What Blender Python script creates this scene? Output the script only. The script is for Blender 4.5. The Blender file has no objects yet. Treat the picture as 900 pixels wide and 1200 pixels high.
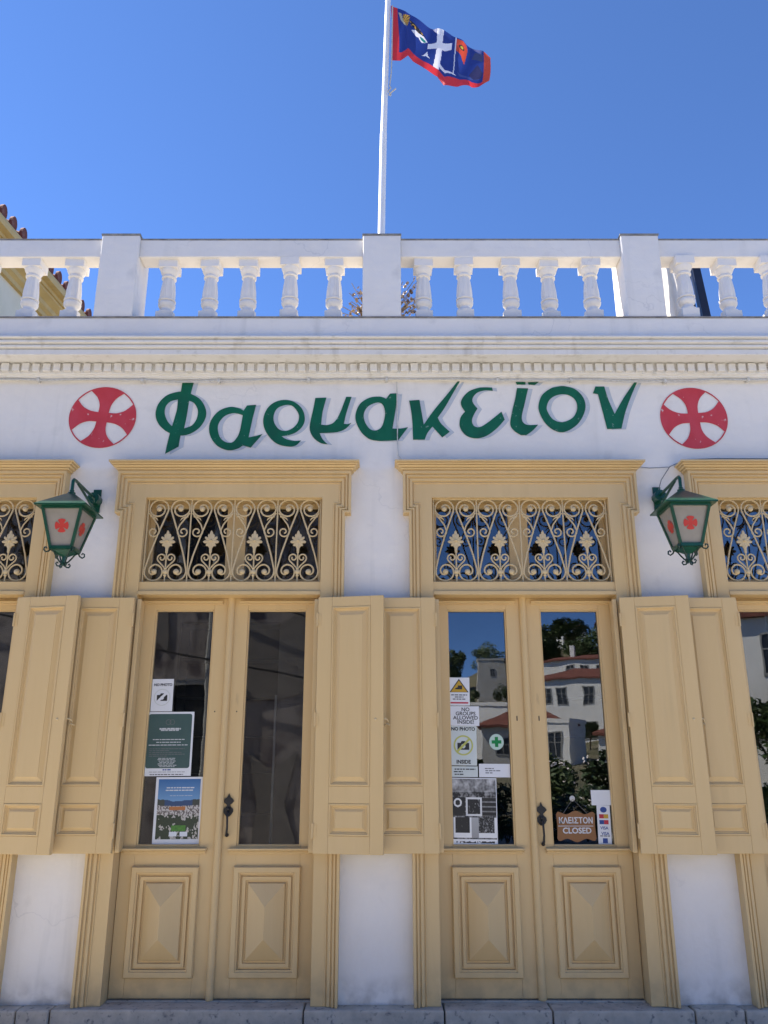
import bpy, bmesh, math, random
from mathutils import Vector, Matrix, noise as mnoise
R = math.radians
PI = math.pi
scene = bpy.context.scene
COL = scene.collection

# ------------------------------------------------------------------ camera
cam_d = bpy.data.cameras.new('camera')
cam_d.sensor_fit = 'VERTICAL'; cam_d.sensor_height = 24.0; cam_d.lens = 19.0
cam_d.clip_start = 0.05; cam_d.clip_end = 3000
cam = bpy.data.objects.new('camera', cam_d); COL.objects.link(cam)
cam.location = (0, -5.6, 1.52); cam.rotation_euler = (R(90 + 17.3), 0, 0)
scene.camera = cam

# ------------------------------------------------------------------ sky, sun, exposure
SUN_AZ = math.atan2(-0.975, 0.20)       # direction to the sun, clockwise from +Y
SUN_EL = R(49)
world = bpy.data.worlds.new('World'); scene.world = world; world.use_nodes = True
wn = world.node_tree.nodes; wl = world.node_tree.links; wn.clear()
sky = wn.new('ShaderNodeTexSky'); sky.sky_type = 'NISHITA'; sky.sun_disc = False
sky.sun_elevation = SUN_EL; sky.sun_rotation = SUN_AZ
sky.air_density = 0.6; sky.dust_density = 0.0; sky.ozone_density = 10.0; sky.altitude = 3000
bg = wn.new('ShaderNodeBackground'); bg.inputs['Strength'].default_value = 0.125
wo = wn.new('ShaderNodeOutputWorld')
wl.new(sky.outputs[0], bg.inputs[0]); wl.new(bg.outputs[0], wo.inputs[0])
sun_d = bpy.data.lights.new('sun', 'SUN'); sun_d.energy = 4.2; sun_d.angle = R(0.5); sun_d.color = (1.0, 0.94, 0.84)
sun = bpy.data.objects.new('sun', sun_d); COL.objects.link(sun)
sdir = Vector((math.sin(SUN_AZ) * math.cos(SUN_EL), math.cos(SUN_AZ) * math.cos(SUN_EL), math.sin(SUN_EL)))
sun.rotation_euler = sdir.to_track_quat('Z', 'Y').to_euler(); sun.location = sdir * 40
vs = scene.view_settings
vs.view_transform = 'Standard'; vs.look = 'None'; vs.gamma = 1.0; vs.exposure = 1.8; vs.use_curve_mapping = False

# ------------------------------------------------------------------ materials
def srgb(r, g, b):
    f = lambda c: (c / 255 / 12.92) if c / 255 <= 0.04045 else ((c / 255 + 0.055) / 1.055) ** 2.4
    return (f(r), f(g), f(b))
def new_mat(name):
    m = bpy.data.materials.new(name); m.use_nodes = True
    nt = m.node_tree; b = nt.nodes['Principled BSDF']
    return m, nt, b
def mat(name, c1, c2=None, rough=0.6, nscale=6.0, bump=0.0, bscale=40.0, metallic=0.0, stretch=(1, 1, 1), spec=0.4, fine=None, dist=0.004):
    """paint / plaster / stone: two tones blended by noise, with a fine relief"""
    m, nt, b = new_mat(name)
    b.inputs['Roughness'].default_value = rough; b.inputs['Metallic'].default_value = metallic
    b.inputs['Specular IOR Level'].default_value = spec
    if c2 is None:
        c2 = tuple(x * 0.9 for x in c1)
    tc = nt.nodes.new('ShaderNodeTexCoord'); mp = nt.nodes.new('ShaderNodeMapping'); mp.inputs['Scale'].default_value = stretch
    nt.links.new(tc.outputs['Object'], mp.inputs[0])
    n1 = nt.nodes.new('ShaderNodeTexNoise'); n1.inputs['Scale'].default_value = nscale; n1.inputs['Detail'].default_value = 8; n1.inputs['Roughness'].default_value = 0.62
    nt.links.new(mp.outputs[0], n1.inputs['Vector'])
    rp = nt.nodes.new('ShaderNodeValToRGB'); rp.color_ramp.elements[0].position = 0.35; rp.color_ramp.elements[1].position = 0.68
    rp.color_ramp.elements[0].color = (*c1, 1); rp.color_ramp.elements[1].color = (*c2, 1)
    nt.links.new(n1.outputs['Fac'], rp.inputs[0])
    out = rp.outputs[0]
    if fine:
        n3 = nt.nodes.new('ShaderNodeTexNoise'); n3.inputs['Scale'].default_value = fine[0]; n3.inputs['Detail'].default_value = 6
        nt.links.new(mp.outputs[0], n3.inputs['Vector'])
        r3 = nt.nodes.new('ShaderNodeValToRGB'); r3.color_ramp.elements[0].position = fine[1]; r3.color_ramp.elements[1].position = fine[2]
        nt.links.new(n3.outputs['Fac'], r3.inputs[0])
        mx = nt.nodes.new('ShaderNodeMix'); mx.data_type = 'RGBA'
        mx.inputs['B'].default_value = (*fine[3], 1)
        nt.links.new(r3.outputs[0], mx.inputs['Factor']); nt.links.new(out, mx.inputs['A'])
        out = mx.outputs['Result']
    nt.links.new(out, b.inputs['Base Color'])
    if bump:
        n2 = nt.nodes.new('ShaderNodeTexNoise'); n2.inputs['Scale'].default_value = bscale; n2.inputs['Detail'].default_value = 6
        nt.links.new(mp.outputs[0], n2.inputs['Vector'])
        bp = nt.nodes.new('ShaderNodeBump'); bp.inputs['Strength'].default_value = bump; bp.inputs['Distance'].default_value = dist
        nt.links.new(n2.outputs['Fac'], bp.inputs['Height']); nt.links.new(bp.outputs[0], b.inputs['Normal'])
    return m
def weather(m, streak=None, crack=None, low=None, brush=None):
    """adds wear with a shape of its own: rain streaks, hairline cracks, splash dirt above the pavement, brush marks"""
    nt = m.node_tree; b = nt.nodes['Principled BSDF']; N = nt.nodes.new; L = nt.links.new
    src = b.inputs['Base Color'].links[0].from_socket
    tc = N('ShaderNodeTexCoord'); geo = N('ShaderNodeNewGeometry')
    def mixin(fac, col):
        nonlocal src
        mx = N('ShaderNodeMix'); mx.data_type = 'RGBA'; mx.inputs['B'].default_value = (*col, 1)
        L(fac, mx.inputs['Factor']); L(src, mx.inputs['A']); src = mx.outputs['Result']
    def ramp(sock, a, c, lo=0, hi=1):
        r = N('ShaderNodeMapRange'); r.inputs['From Min'].default_value = a; r.inputs['From Max'].default_value = c
        r.inputs['To Min'].default_value = lo; r.inputs['To Max'].default_value = hi; L(sock, r.inputs['Value']); return r.outputs[0]
    def mul(p, q):
        k = N('ShaderNodeMath'); k.operation = 'MULTIPLY'; L(p, k.inputs[0]); L(q, k.inputs[1]); return k.outputs[0]
    def noise_(sc, stretch, det=5):
        mp = N('ShaderNodeMapping'); mp.inputs['Scale'].default_value = stretch; L(geo.outputs['Position'], mp.inputs[0])
        n = N('ShaderNodeTexNoise'); n.inputs['Scale'].default_value = sc; n.inputs['Detail'].default_value = det; L(mp.outputs[0], n.inputs['Vector']); return n.outputs['Fac']
    if brush:
        mixin(ramp(noise_(brush[0], brush[2], 6), .46, .62, 0, brush[3]), brush[1])
    if streak:
        mixin(mul(ramp(noise_(streak[0], (1, 1, .07)), .55, .72, 0, streak[2]), ramp(noise_(1.3, (1, 1, 1)), .42, .62)), streak[1])
    if crack:
        wob = N('ShaderNodeTexNoise'); wob.inputs['Scale'].default_value = 5; wob.inputs['Detail'].default_value = 6; L(geo.outputs['Position'], wob.inputs['Vector'])
        ad = N('ShaderNodeMixRGB'); ad.blend_type = 'ADD'; ad.inputs[0].default_value = .35; L(geo.outputs['Position'], ad.inputs[1]); L(wob.outputs['Color'], ad.inputs[2])
        vo = N('ShaderNodeTexVoronoi'); vo.feature = 'DISTANCE_TO_EDGE'; vo.inputs['Scale'].default_value = crack[0]; L(ad.outputs[0], vo.inputs['Vector'])
        mixin(mul(ramp(vo.outputs['Distance'], .0, .006, crack[2], 0), ramp(noise_(1.1, (1, 1, 1)), .50, .60)), crack[1])
    if low:
        sx = N('ShaderNodeSeparateXYZ'); L(geo.outputs['Position'], sx.inputs[0])
        mixin(mul(ramp(sx.outputs['Z'], low[0], low[1], low[3], 0), ramp(noise_(9, (1, 1, 1)), .42, .62)), low[2])
    L(src, b.inputs['Base Color'])
    return m
def glass_mat(name, tint=(1, 1, 1), ior=1.9):
    m = bpy.data.materials.new(name); m.use_nodes = True; nt = m.node_tree; nt.nodes.clear()
    o = nt.nodes.new('ShaderNodeOutputMaterial'); mx = nt.nodes.new('ShaderNodeMixShader')
    t = nt.nodes.new('ShaderNodeBsdfTransparent'); t.inputs[0].default_value = (*tint, 1)
    g = nt.nodes.new('ShaderNodeBsdfGlossy'); g.inputs['Roughness'].default_value = 0.0; g.inputs['Color'].default_value = (.95, .95, .95, 1)
    fr = nt.nodes.new('ShaderNodeFresnel'); fr.inputs['IOR'].default_value = ior
    n = nt.nodes.new('ShaderNodeTexNoise'); n.inputs['Scale'].default_value = 2.2
    tc = nt.nodes.new('ShaderNodeTexCoord'); nt.links.new(tc.outputs['Object'], n.inputs['Vector'])
    bp = nt.nodes.new('ShaderNodeBump'); bp.inputs['Strength'].default_value = 0.06; bp.inputs['Distance'].default_value = 0.012
    nt.links.new(n.outputs['Fac'], bp.inputs['Height']); nt.links.new(bp.outputs[0], g.inputs['Normal'])
    nt.links.new(fr.outputs[0], mx.inputs[0]); nt.links.new(t.outputs[0], mx.inputs[1]); nt.links.new(g.outputs[0], mx.inputs[2])
    nt.links.new(mx.outputs[0], o.inputs[0])
    return m
def print_mat(name, rough=0.5):
    m, nt, b = new_mat(name); b.inputs['Roughness'].default_value = rough
    a = nt.nodes.new('ShaderNodeAttribute'); a.attribute_name = 'Col'
    nt.links.new(a.outputs['Color'], b.inputs['Base Color']); return m
def leaf_mat(name, c1, c2):
    m, nt, b = new_mat(name); b.inputs['Roughness'].default_value = 0.55
    oi = nt.nodes.new('ShaderNodeNewGeometry')
    mx = nt.nodes.new('ShaderNodeMix'); mx.data_type = 'RGBA'
    mx.inputs['A'].default_value = (*c1, 1); mx.inputs['B'].default_value = (*c2, 1)
    nt.links.new(oi.outputs['Random Per Island'], mx.inputs['Factor']); nt.links.new(mx.outputs['Result'], b.inputs['Base Color'])
    return m

M = {}
M['white'] = mat('whitewash', (.82, .785, .725), (.765, .73, .675), .75, 2.2, .5, 9, fine=(5.0, .62, .78, (.68, .65, .60)), dist=.02)
M['white_trim'] = weather(mat('whitewash_trim', (.76, .74, .70), (.70, .68, .63), .75, 5, .4, 22, fine=(14.0, .60, .8, (.54, .52, .46)), dist=.006), streak=(14, (.50, .47, .41), .6))
weather(M['white'], streak=(9, (.60, .58, .53), .55), crack=(.9, (.50, .49, .48), .40), low=(.13, .30, (.46, .43, .38), .8))
M['weathered'] = mat('weathered_edge', (.30, .29, .27), (.16, .155, .15), .9, 16, .6, 40)
M['ochre'] = weather(mat('ochre_paint', (.655, .472, .226), (.615, .438, .205), .45, 2.5, .25, 60, stretch=(1, 1, .15), fine=(22.0, .72, .80, (.47, .335, .17)), dist=.003), streak=(13, (.48, .345, .165), .28), low=(.12, .36, (.36, .27, .15), .6), brush=(26, (.68, .50, .26), (1, 1, .06), .13))
M['ochre_iron'] = mat('cream_iron_paint', (.62, .49, .28), (.56, .43, .23), .4, 20, .2, 80)
M['glass'] = glass_mat('window_glass', (.70, .71, .71), 1.9)
M['black_iron'] = mat('black_iron', (.012, .012, .013), (.025, .024, .022), .45, 30, .3, 90)
M['green'] = mat('green_lantern_paint', (.004, .055, .032), (.008, .075, .045), .28, 12, .2, 60)
M['lamp_glass'] = None
M['letter'] = weather(mat('green_sign_paint', (.0, .105, .045), (.003, .125, .058), .45, 5, .2, 30, fine=(30.0, .67, .73, (.20, .30, .24))), brush=(9, (.004, .075, .036), (1, 1, .5), .6))
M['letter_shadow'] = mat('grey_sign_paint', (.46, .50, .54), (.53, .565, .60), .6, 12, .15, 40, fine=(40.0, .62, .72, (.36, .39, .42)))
M['red'] = weather(mat('red_sign_paint', (.58, .05, .06), (.50, .04, .05), .5, 5, .2, 40, fine=(24.0, .66, .72, (.64, .46, .43))), brush=(8, (.58, .07, .09), (1, 1, .6), .5))
M['stone'] = mat('step_stone', (.56, .49, .385), (.38, .335, .27), .85, 9, .6, 40, fine=(30.0, .58, .72, (.15, .145, .14)))
M['paving'] = mat('street_paving', (.43, .40, .355), (.36, .335, .30), .85, 2, .4, 12)
M['ground'] = mat('dry_ground', (.20, .17, .11), (.08, .085, .04), .95, .25, .3, 4)
M['steel'] = mat('white_pole_paint', (.80, .80, .79), (.74, .74, .73), .35, 6, .05)
M['rope'] = mat('halyard_rope', (.55, .53, .48), (.42, .40, .36), .8, 40)
M['cable'] = mat('cable_painted', (.62, .61, .57), (.46, .45, .42), .6, 30)
M['cable_dark'] = mat('cable_grey', (.22, .22, .22), (.15, .15, .15), .6, 30)
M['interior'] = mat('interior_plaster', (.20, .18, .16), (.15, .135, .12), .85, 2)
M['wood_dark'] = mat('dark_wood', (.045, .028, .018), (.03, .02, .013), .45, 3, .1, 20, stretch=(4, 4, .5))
M['print'] = print_mat('printed_paper', .45)
M['cloth_print'] = None
M['paper'] = mat('white_paper', (.72, .74, .76), (.69, .71, .73), .5, 8)
M['ink'] = mat('black_ink', (.02, .02, .022), (.03, .03, .03), .5, 20)
M['ink_grey'] = mat('grey_ink', (.13, .135, .14), (.17, .17, .17), .5, 20)
M['ink_white'] = mat('white_ink', (.62, .64, .64), (.55, .57, .58), .5, 20)
M['ink_blue'] = mat('blue_ink', (.02, .06, .25), (.03, .07, .28), .5, 20)
M['ink_red'] = mat('red_ink', (.5, .03, .05), (.45, .03, .05), .5, 20)
M['orange_sign'] = mat('orange_wood_sign', (.25, .115, .04), (.21, .09, .03), .5, 9, .1, 40)
M['terracotta'] = mat('terracotta_tile', (.19, .062, .042), (.12, .042, .032), .85, 2.2, .6, 6, fine=(7., .52, .70, (.22, .11, .08)), dist=.05)
M['cream'] = mat('cream_plaster', (.72, .66, .50), (.66, .60, .44), .8, 2, .2, 20)
M['gutter'] = mat('ochre_gutter', (.58, .42, .17), (.50, .35, .13), .6, 4, .1, 20)
M['far_white'] = mat('far_whitewash', (.78, .77, .74), (.70, .69, .66), .8, .6, .1, 4)
M['far_grey'] = mat('far_grey_plaster', (.55, .53, .49), (.46, .44, .40), .8, .6)
M['shutter_dark'] = mat('far_window_dark', (.035, .04, .045), (.02, .022, .025), .3, 3)
M['far_frame'] = mat('far_window_frame', (.30, .30, .28), (.25, .25, .24), .5, 3)
M['brown_wall'] = weather(mat('brown_stone_wall', (.32, .285, .26), (.17, .15, .14), .9, 1.1, .6, 8, fine=(2.4, .52, .62, (.12, .10, .10))), streak=(3, (.05, .045, .045), .8), crack=(1.5, (.03, .03, .03), 1.0))
M['bark'] = mat('bark', (.10, .075, .05), (.06, .045, .03), .9, 12, .5, 30)
M['leaf_dark'] = leaf_mat('leaf_dark', (.015, .035, .010), (.05, .085, .025))
M['leaf_mid'] = leaf_mat('leaf_mid', (.03, .06, .015), (.085, .12, .035))
M['petal'] = mat('white_petal', (.75, .72, .70), (.7, .6, .6), .6, 10)
M['dry_bud'] = leaf_mat('dry_bud', (.18, .10, .05), (.55, .45, .33))
M['twig'] = mat('dry_twig', (.30, .25, .19), (.20, .16, .12), .9, 20)
M['parasol'] = mat('parasol_canvas', (.72, .66, .56), (.66, .59, .48), .85, 6, .2, 40)
M['dark_steel'] = mat('dark_steel', (.012, .016, .03), (.02, .022, .035), .4, 10)
M['terrace'] = mat('terrace_tiles', (.40, .35, .29), (.34, .29, .24), .8, 2, .2, 14)

def lamp_glass():
    m, nt, b = new_mat('frosted_lamp_glass')
    b.inputs['Base Color'].default_value = (.50, .47, .42, 1); b.inputs['Roughness'].default_value = .22
    n = nt.nodes.new('ShaderNodeTexNoise'); n.inputs['Scale'].default_value = 22; n.inputs['Detail'].default_value = 5
    r = nt.nodes.new('ShaderNodeValToRGB'); r.color_ramp.elements[0].color = (.44, .40, .34, 1); r.color_ramp.elements[1].color = (.34, .31, .26, 1)
    tc = nt.nodes.new('ShaderNodeTexCoord'); nt.links.new(tc.outputs['Object'], n.inputs['Vector'])
    nt.links.new(n.outputs['Fac'], r.inputs[0]); nt.links.new(r.outputs[0], b.inputs['Base Color'])
    b.inputs['Alpha'].default_value = .72
    return m
M['lamp_glass'] = lamp_glass()
def cloth_mat():
    m, nt, b = new_mat('flag_cloth'); b.inputs['Roughness'].default_value = .7
    a = nt.nodes.new('ShaderNodeAttribute'); a.attribute_name = 'Col'
    tr = nt.nodes.new('ShaderNodeBsdfTranslucent'); mx = nt.nodes.new('ShaderNodeMixShader'); mx.inputs[0].default_value = .35
    nt.links.new(a.outputs['Color'], b.inputs['Base Color']); nt.links.new(a.outputs['Color'], tr.inputs[0])
    o = nt.nodes['Material Output']
    nt.links.new(b.outputs[0], mx.inputs[1]); nt.links.new(tr.outputs[0], mx.inputs[2]); nt.links.new(mx.outputs[0], o.inputs[0])
    return m
M['cloth_print'] = cloth_mat()

# ------------------------------------------------------------------ mesh helpers
class MB:
    def __init__(s): s.v = []; s.f = []
    def add(s, vs_, fs):
        n = len(s.v); s.v += [tuple(p) for p in vs_]; s.f += [tuple(i + n for i in q) for q in fs]; return s
    def box(s, x0, x1, y0, y1, z0, z1):
        return s.add([(x0, y0, z0), (x1, y0, z0), (x1, y1, z0), (x0, y1, z0), (x0, y0, z1), (x1, y0, z1), (x1, y1, z1), (x0, y1, z1)],
                     [(0, 3, 2, 1), (4, 5, 6, 7), (0, 1, 5, 4), (1, 2, 6, 5), (2, 3, 7, 6), (3, 0, 4, 7)])
    def frus(s, b, t):
        """b, t: (x0,x1,y0,y1,z) lower and upper rectangle"""
        (a0, a1, b0, b1, z0), (c0, c1, d0, d1, z1) = b, t
        return s.add([(a0, b0, z0), (a1, b0, z0), (a1, b1, z0), (a0, b1, z0), (c0, d0, z1), (c1, d0, z1), (c1, d1, z1), (c0, d1, z1)],
                     [(0, 3, 2, 1), (4, 5, 6, 7), (0, 1, 5, 4), (1, 2, 6, 5), (2, 3, 7, 6), (3, 0, 4, 7)])
    def tube(s, pts, r, n=6, flat=1.0, caps=True):
        pts = [Vector(p) for p in pts]; m = len(pts)
        rr = r if isinstance(r, (list, tuple)) else [r] * m
        t0 = (pts[1] - pts[0]).normalized(); up = Vector((0, 1, 0))
        if abs(t0.dot(up)) > .95: up = Vector((1, 0, 0))
        vs_ = []; a = up
        for i, p in enumerate(pts):
            t = (pts[min(i + 1, m - 1)] - pts[max(i - 1, 0)]).normalized()
            a = (a - t * a.dot(t))
            if a.length < 1e-6: a = Vector((1, 0, 0))
            a.normalize(); b = t.cross(a)
            for k in range(n):
                q = 2 * PI * k / n + PI / n
                vs_.append(p + (a * math.cos(q) * flat + b * math.sin(q)) * rr[i])
        fs = [(i * n + k, i * n + (k + 1) % n, (i + 1) * n + (k + 1) % n, (i + 1) * n + k) for i in range(m - 1) for k in range(n)]
        if caps: fs += [tuple(range(n - 1, -1, -1)), tuple((m - 1) * n + k for k in range(n))]
        return s.add(vs_, fs)
    def lathe(s, prof, cx=0, cy=0, n=16, flute=None):
        """prof: (r, z) list about a vertical axis; flute(i, k) scales r"""
        m = len(prof); vs_ = []
        for i, (r, z) in enumerate(prof):
            for k in range(n):
                q = 2 * PI * k / n; q2 = r * (flute(i, k) if flute else 1)
                vs_.append((cx + q2 * math.cos(q), cy + q2 * math.sin(q), z))
        fs = [(i * n + k, i * n + (k + 1) % n, (i + 1) * n + (k + 1) % n, (i + 1) * n + k) for i in range(m - 1) for k in range(n)]
        fs += [tuple(range(n - 1, -1, -1)), tuple((m - 1) * n + k for k in range(n))]
        return s.add(vs_, fs)
    def ball(s, c, r, sy=1.0, n=10, m=6):
        vs_ = [(c[0], c[1], c[2] - r)]; fs = []
        for i in range(1, m):
            a = -PI / 2 + PI * i / m
            for k in range(n):
                q = 2 * PI * k / n
                vs_.append((c[0] + r * math.cos(a) * math.cos(q), c[1] + r * sy * math.cos(a) * math.sin(q), c[2] + r * math.sin(a)))
        vs_.append((c[0], c[1], c[2] + r)); T = len(vs_) - 1
        for k in range(n):
            fs.append((0, 1 + (k + 1) % n, 1 + k)); fs.append((T, 1 + (m - 2) * n + k, 1 + (m - 2) * n + (k + 1) % n))
        for i in range(m - 2):
            for k in range(n): fs.append((1 + i * n + k, 1 + i * n + (k + 1) % n, 1 + (i + 1) * n + (k + 1) % n, 1 + (i + 1) * n + k))
        return s.add(vs_, fs)
    def prism(s, poly, y0, y1):
        """polygon in x,z extruded along y"""
        n = len(poly)
        return s.add([(x, y0, z) for x, z in poly] + [(x, y1, z) for x, z in poly],
                     [tuple(range(n)), tuple(range(2 * n - 1, n - 1, -1))] + [(k, (k + 1) % n + 0, (k + 1) % n + n, k + n)[::-1] for k in range(n)])
    def mesh(s, name):
        me = bpy.data.meshes.new(name); me.from_pydata(s.v, [], s.f); me.validate()
        bm = bmesh.new(); bm.from_mesh(me); bmesh.ops.recalc_face_normals(bm, faces=bm.faces); bm.to_mesh(me); bm.free()
        return me
def smooth(me, ang=40):
    me.polygons.foreach_set('use_smooth', [True] * len(me.polygons))
    me.set_sharp_from_angle(angle=R(ang)); return me
def put(name, me, m=None, parent=None, loc=(0, 0, 0), rot=(0, 0, 0), bevel=0, kind=None):
    o = bpy.data.objects.new(name, me); COL.objects.link(o)
    if m is not None and not me.materials: me.materials.append(m if not isinstance(m, str) else M[m])
    if parent is not None: o.parent = parent
    o.location = loc; o.rotation_euler = rot
    if bevel:
        b = o.modifiers.new('bevel', 'BEVEL'); b.width = bevel; b.segments = 2; b.limit_method = 'ANGLE'; b.angle_limit = R(30); b.harden_normals = False
    if kind: o['kind'] = kind
    return o
def tag(o, label, cat, group=None):
    o['label'] = label; o['category'] = cat
    if group: o['group'] = group
    return o
def empty(name, label, cat, loc=(0, 0, 0), group=None):
    o = bpy.data.objects.new(name, None); COL.objects.link(o); o.location = loc; o.empty_display_size = .1
    return tag(o, label, cat, group)
def copy_tree(o, parent=None):
    c = o.copy(); COL.objects.link(c); c.parent = parent
    for ch in list(o.children): copy_tree(ch, c)
    return c
def arc(cx, cz, r0, r1, a0, a1, n=18, y=0):
    return [(cx + (r0 + (r1 - r0) * i / n) * math.cos(R(a0 + (a1 - a0) * i / n)), y, cz + (r0 + (r1 - r0) * i / n) * math.sin(R(a0 + (a1 - a0) * i / n))) for i in range(n + 1)]
def outline(pts, k=5):
    """closed outline; a third value marks a corner, points between corners are joined by a smooth curve"""
    n = len(pts); cs = [i for i, p in enumerate(pts) if len(p) > 2]
    P = [Vector(p[:2]) for p in pts]; out = []
    for i in range(n):
        a, b = P[i], P[(i + 1) % n]
        pa = a if i in cs else P[i - 1]; nb = b if (i + 1) % n in cs else P[(i + 2) % n]
        for j in range(k):
            t = j / k
            out.append(.5 * ((2 * a) + (b - pa) * t + (2 * pa - 5 * a + 4 * b - nb) * t * t + (3 * a - pa - 3 * b + nb) * t ** 3))
    return [(p.x, p.y) for p in out]
def fill_mesh(name, loops, y=0, thick=.0012):
    """flat painted shape in the x,z plane from loops (first the outside, then holes)"""
    cu = bpy.data.curves.new(name, 'CURVE'); cu.dimensions = '2D'; cu.fill_mode = 'BOTH'; cu.extrude = thick / 2
    for lp in loops:
        sp = cu.splines.new('POLY'); sp.points.add(len(lp) - 1); sp.use_cyclic_u = True
        for q, p in zip(sp.points, lp): q.co = (p[0], p[1], 0, 1)
    o = bpy.data.objects.new('tmp', cu); me = bpy.data.meshes.new_from_object(o)
    bpy.data.objects.remove(o); bpy.data.curves.remove(cu)
    me.transform(Matrix(((1, 0, 0, 0), (0, 0, -1, y), (0, 1, 0, 0), (0, 0, 0, 1)))); me.name = name
    return me
def text_mesh(txt, size, y=0, align='CENTER', sx=1.0, bold=0.0, line=1.0):
    cu = bpy.data.curves.new('txt', 'FONT'); cu.body = txt; cu.size = size; cu.align_x = align; cu.align_y = 'CENTER'
    cu.fill_mode = 'BOTH'; cu.extrude = .0003; cu.offset = bold; cu.space_line = line; cu.resolution_u = 3
    o = bpy.data.objects.new('tmp', cu); me = bpy.data.meshes.new_from_object(o)
    bpy.data.objects.remove(o); bpy.data.curves.remove(cu)
    me.transform(Matrix(((sx, 0, 0, 0), (0, 0, -1, y), (0, 1, 0, 0), (0, 0, 0, 1)))); me.name = 'printed_text'
    return me
def print_grid(name, nx, ny, place, paint, thick=None):
    """a sheet of nx*ny faces carrying a printed picture: place(s,t) -> point, paint(s,t) -> colour"""
    vs_ = [place(i / nx, j / ny) for j in range(ny + 1) for i in range(nx + 1)]
    fs = [(j * (nx + 1) + i, j * (nx + 1) + i + 1, (j + 1) * (nx + 1) + i + 1, (j + 1) * (nx + 1) + i) for j in range(ny) for i in range(nx)]
    me = bpy.data.meshes.new(name); me.from_pydata(vs_, [], fs)
    ca = me.color_attributes.new('Col', 'FLOAT_COLOR', 'CORNER'); buf = []
    for j in range(ny):
        for i in range(nx):
            c = paint((i + .5) / nx, (j + .5) / ny); buf += [c[0], c[1], c[2], 1] * 4
    ca.data.foreach_set('color', buf); return me
rnd = random.Random(7)

# ================================================================== SETTING: ground
put('ground', MB().add([(-900, -14, -.03), (900, -14, -.03), (900, 900, -.03), (-900, 900, -.03)], [(0, 1, 2, 3)]).mesh('ground'), 'ground', kind='structure')
put('street', MB().add([(-60, -14.2, 0), (60, -14.2, 0), (60, .4, 0), (-60, .4, 0)], [(0, 1, 2, 3)]).mesh('street'), 'paving', kind='structure')
def terr(x, d):
    """height of the hillside across the street at distance d from the facade"""
    pts = [(14, -.02), (40, .6), (70, 2.6), (88, 4.2), (104, 9.5), (122, 14.5), (140, 20), (158, 23.5), (185, 24), (260, 20), (500, 10), (900, -5)]
    for (a, za), (b, zb) in zip(pts, pts[1:]):
        if d <= b:
            t = (d - a) / (b - a); z = za + (zb - za) * t; break
    else: z = -5
    k = min(1, max(0, (d - 40) / 60))
    side = 1 - .5 * min(1, max(0, (30 - x) / 30))
    return z * side + k * 1.6 * mnoise.noise((x * .03, d * .03, 2.0))
g = MB(); ds = [14, 20, 30, 40, 50, 60, 70, 79, 88, 96, 104, 113, 122, 131, 140, 149, 158, 170, 185, 220, 260, 350, 500, 900]; xs = list(range(-400, 401, 10))
for d in ds:
    for x in xs: g.v.append((x, -d, terr(x, d)))
W_ = len(xs)
for j in range(len(ds) - 1):
    for i in range(W_ - 1): g.f.append((j * W_ + i, (j + 1) * W_ + i, (j + 1) * W_ + i + 1, j * W_ + i + 1))
put('hillside', smooth(g.mesh('hillside'), 180), 'ground', kind='structure')

# ================================================================== THE PHARMACY BUILDING
BAYS = [-3.14, -1.08, .98, 3.04]
HALF = .635                       # half width of a door opening
bld = empty('pharmacy_building', 'white neoclassical pharmacy with ochre doors and shutters below a balustraded roof terrace', 'building')

# walls: piers, band above the openings, sides, back, roof terrace
xL, xR = -4.75, 4.65
w = MB(); edges = [xL] + [e for b in BAYS for e in (b - .66, b + .66)] + [xR]
for a, b in zip(edges[0::2], edges[1::2]): w.box(a, b, 0, .32, .12, 3.40)
w.box(xL, xR, 0, .32, 3.40, 4.50)
put('front_wall', w.mesh('front_wall'), 'white', bld)
put('side_wall', MB().box(xL, xL + .3, .32, 8, 0, 4.5).mesh('side_wall'), 'white', bld)
put('side_wall', MB().box(xR - .3, xR, .32, 8, 0, 4.5).mesh('side_wall'), 'white', bld)
put('rear_wall', MB().box(xL, xR, 8, 8.3, 0, 4.5).mesh('rear_wall'), 'white', bld)
put('roof_terrace', MB().box(xL, xR, .06, 8.3, 4.5, 4.6).mesh('roof_terrace'), 'terrace', bld)
put('interior_floor', MB().box(xL + .3, xR - .3, .32, 8, .06, .10).mesh('interior_floor'), 'wood_dark', bld)
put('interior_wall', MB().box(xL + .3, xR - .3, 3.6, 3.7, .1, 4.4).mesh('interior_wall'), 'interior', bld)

# cornice: swept moulding along the front, dentils as pieces
def long_mould(prof, x0, x1):
    n = len(prof); m_ = MB()
    m_.add([(x0, y, z) for y, z in prof] + [(x1, y, z) for y, z in prof], [(k, (k + 1) % n, (k + 1) % n + n, k + n) for k in range(n)] + [tuple(range(n)), tuple(range(2 * n - 1, n - 1, -1))])
    return m_
prof = [(.05, 4.312), (-.024, 4.312), (-.024, 4.319), (-.040, 4.324), (-.040, 4.332), (-.062, 4.340), (-.062, 4.424), (-.205, 4.424), (-.205, 4.466),
        (-.190, 4.468), (-.190, 4.476), (-.222, 4.479), (-.222, 4.497), (-.206, 4.499), (-.206, 4.506), (-.238, 4.510), (-.238, 4.530), (-.222, 4.533), (-.222, 4.540), (-.254, 4.543), (-.254, 4.557), (-.05, 4.564), (.05, 4.564)]
cor = put('cornice', long_mould(prof, xL - .1, xR + .1).mesh('cornice'), 'white_trim', bld, bevel=.003)
dm = MB().box(-.0275, .0275, -.092, -.060, -.031, .031).mesh('dentil')
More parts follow.
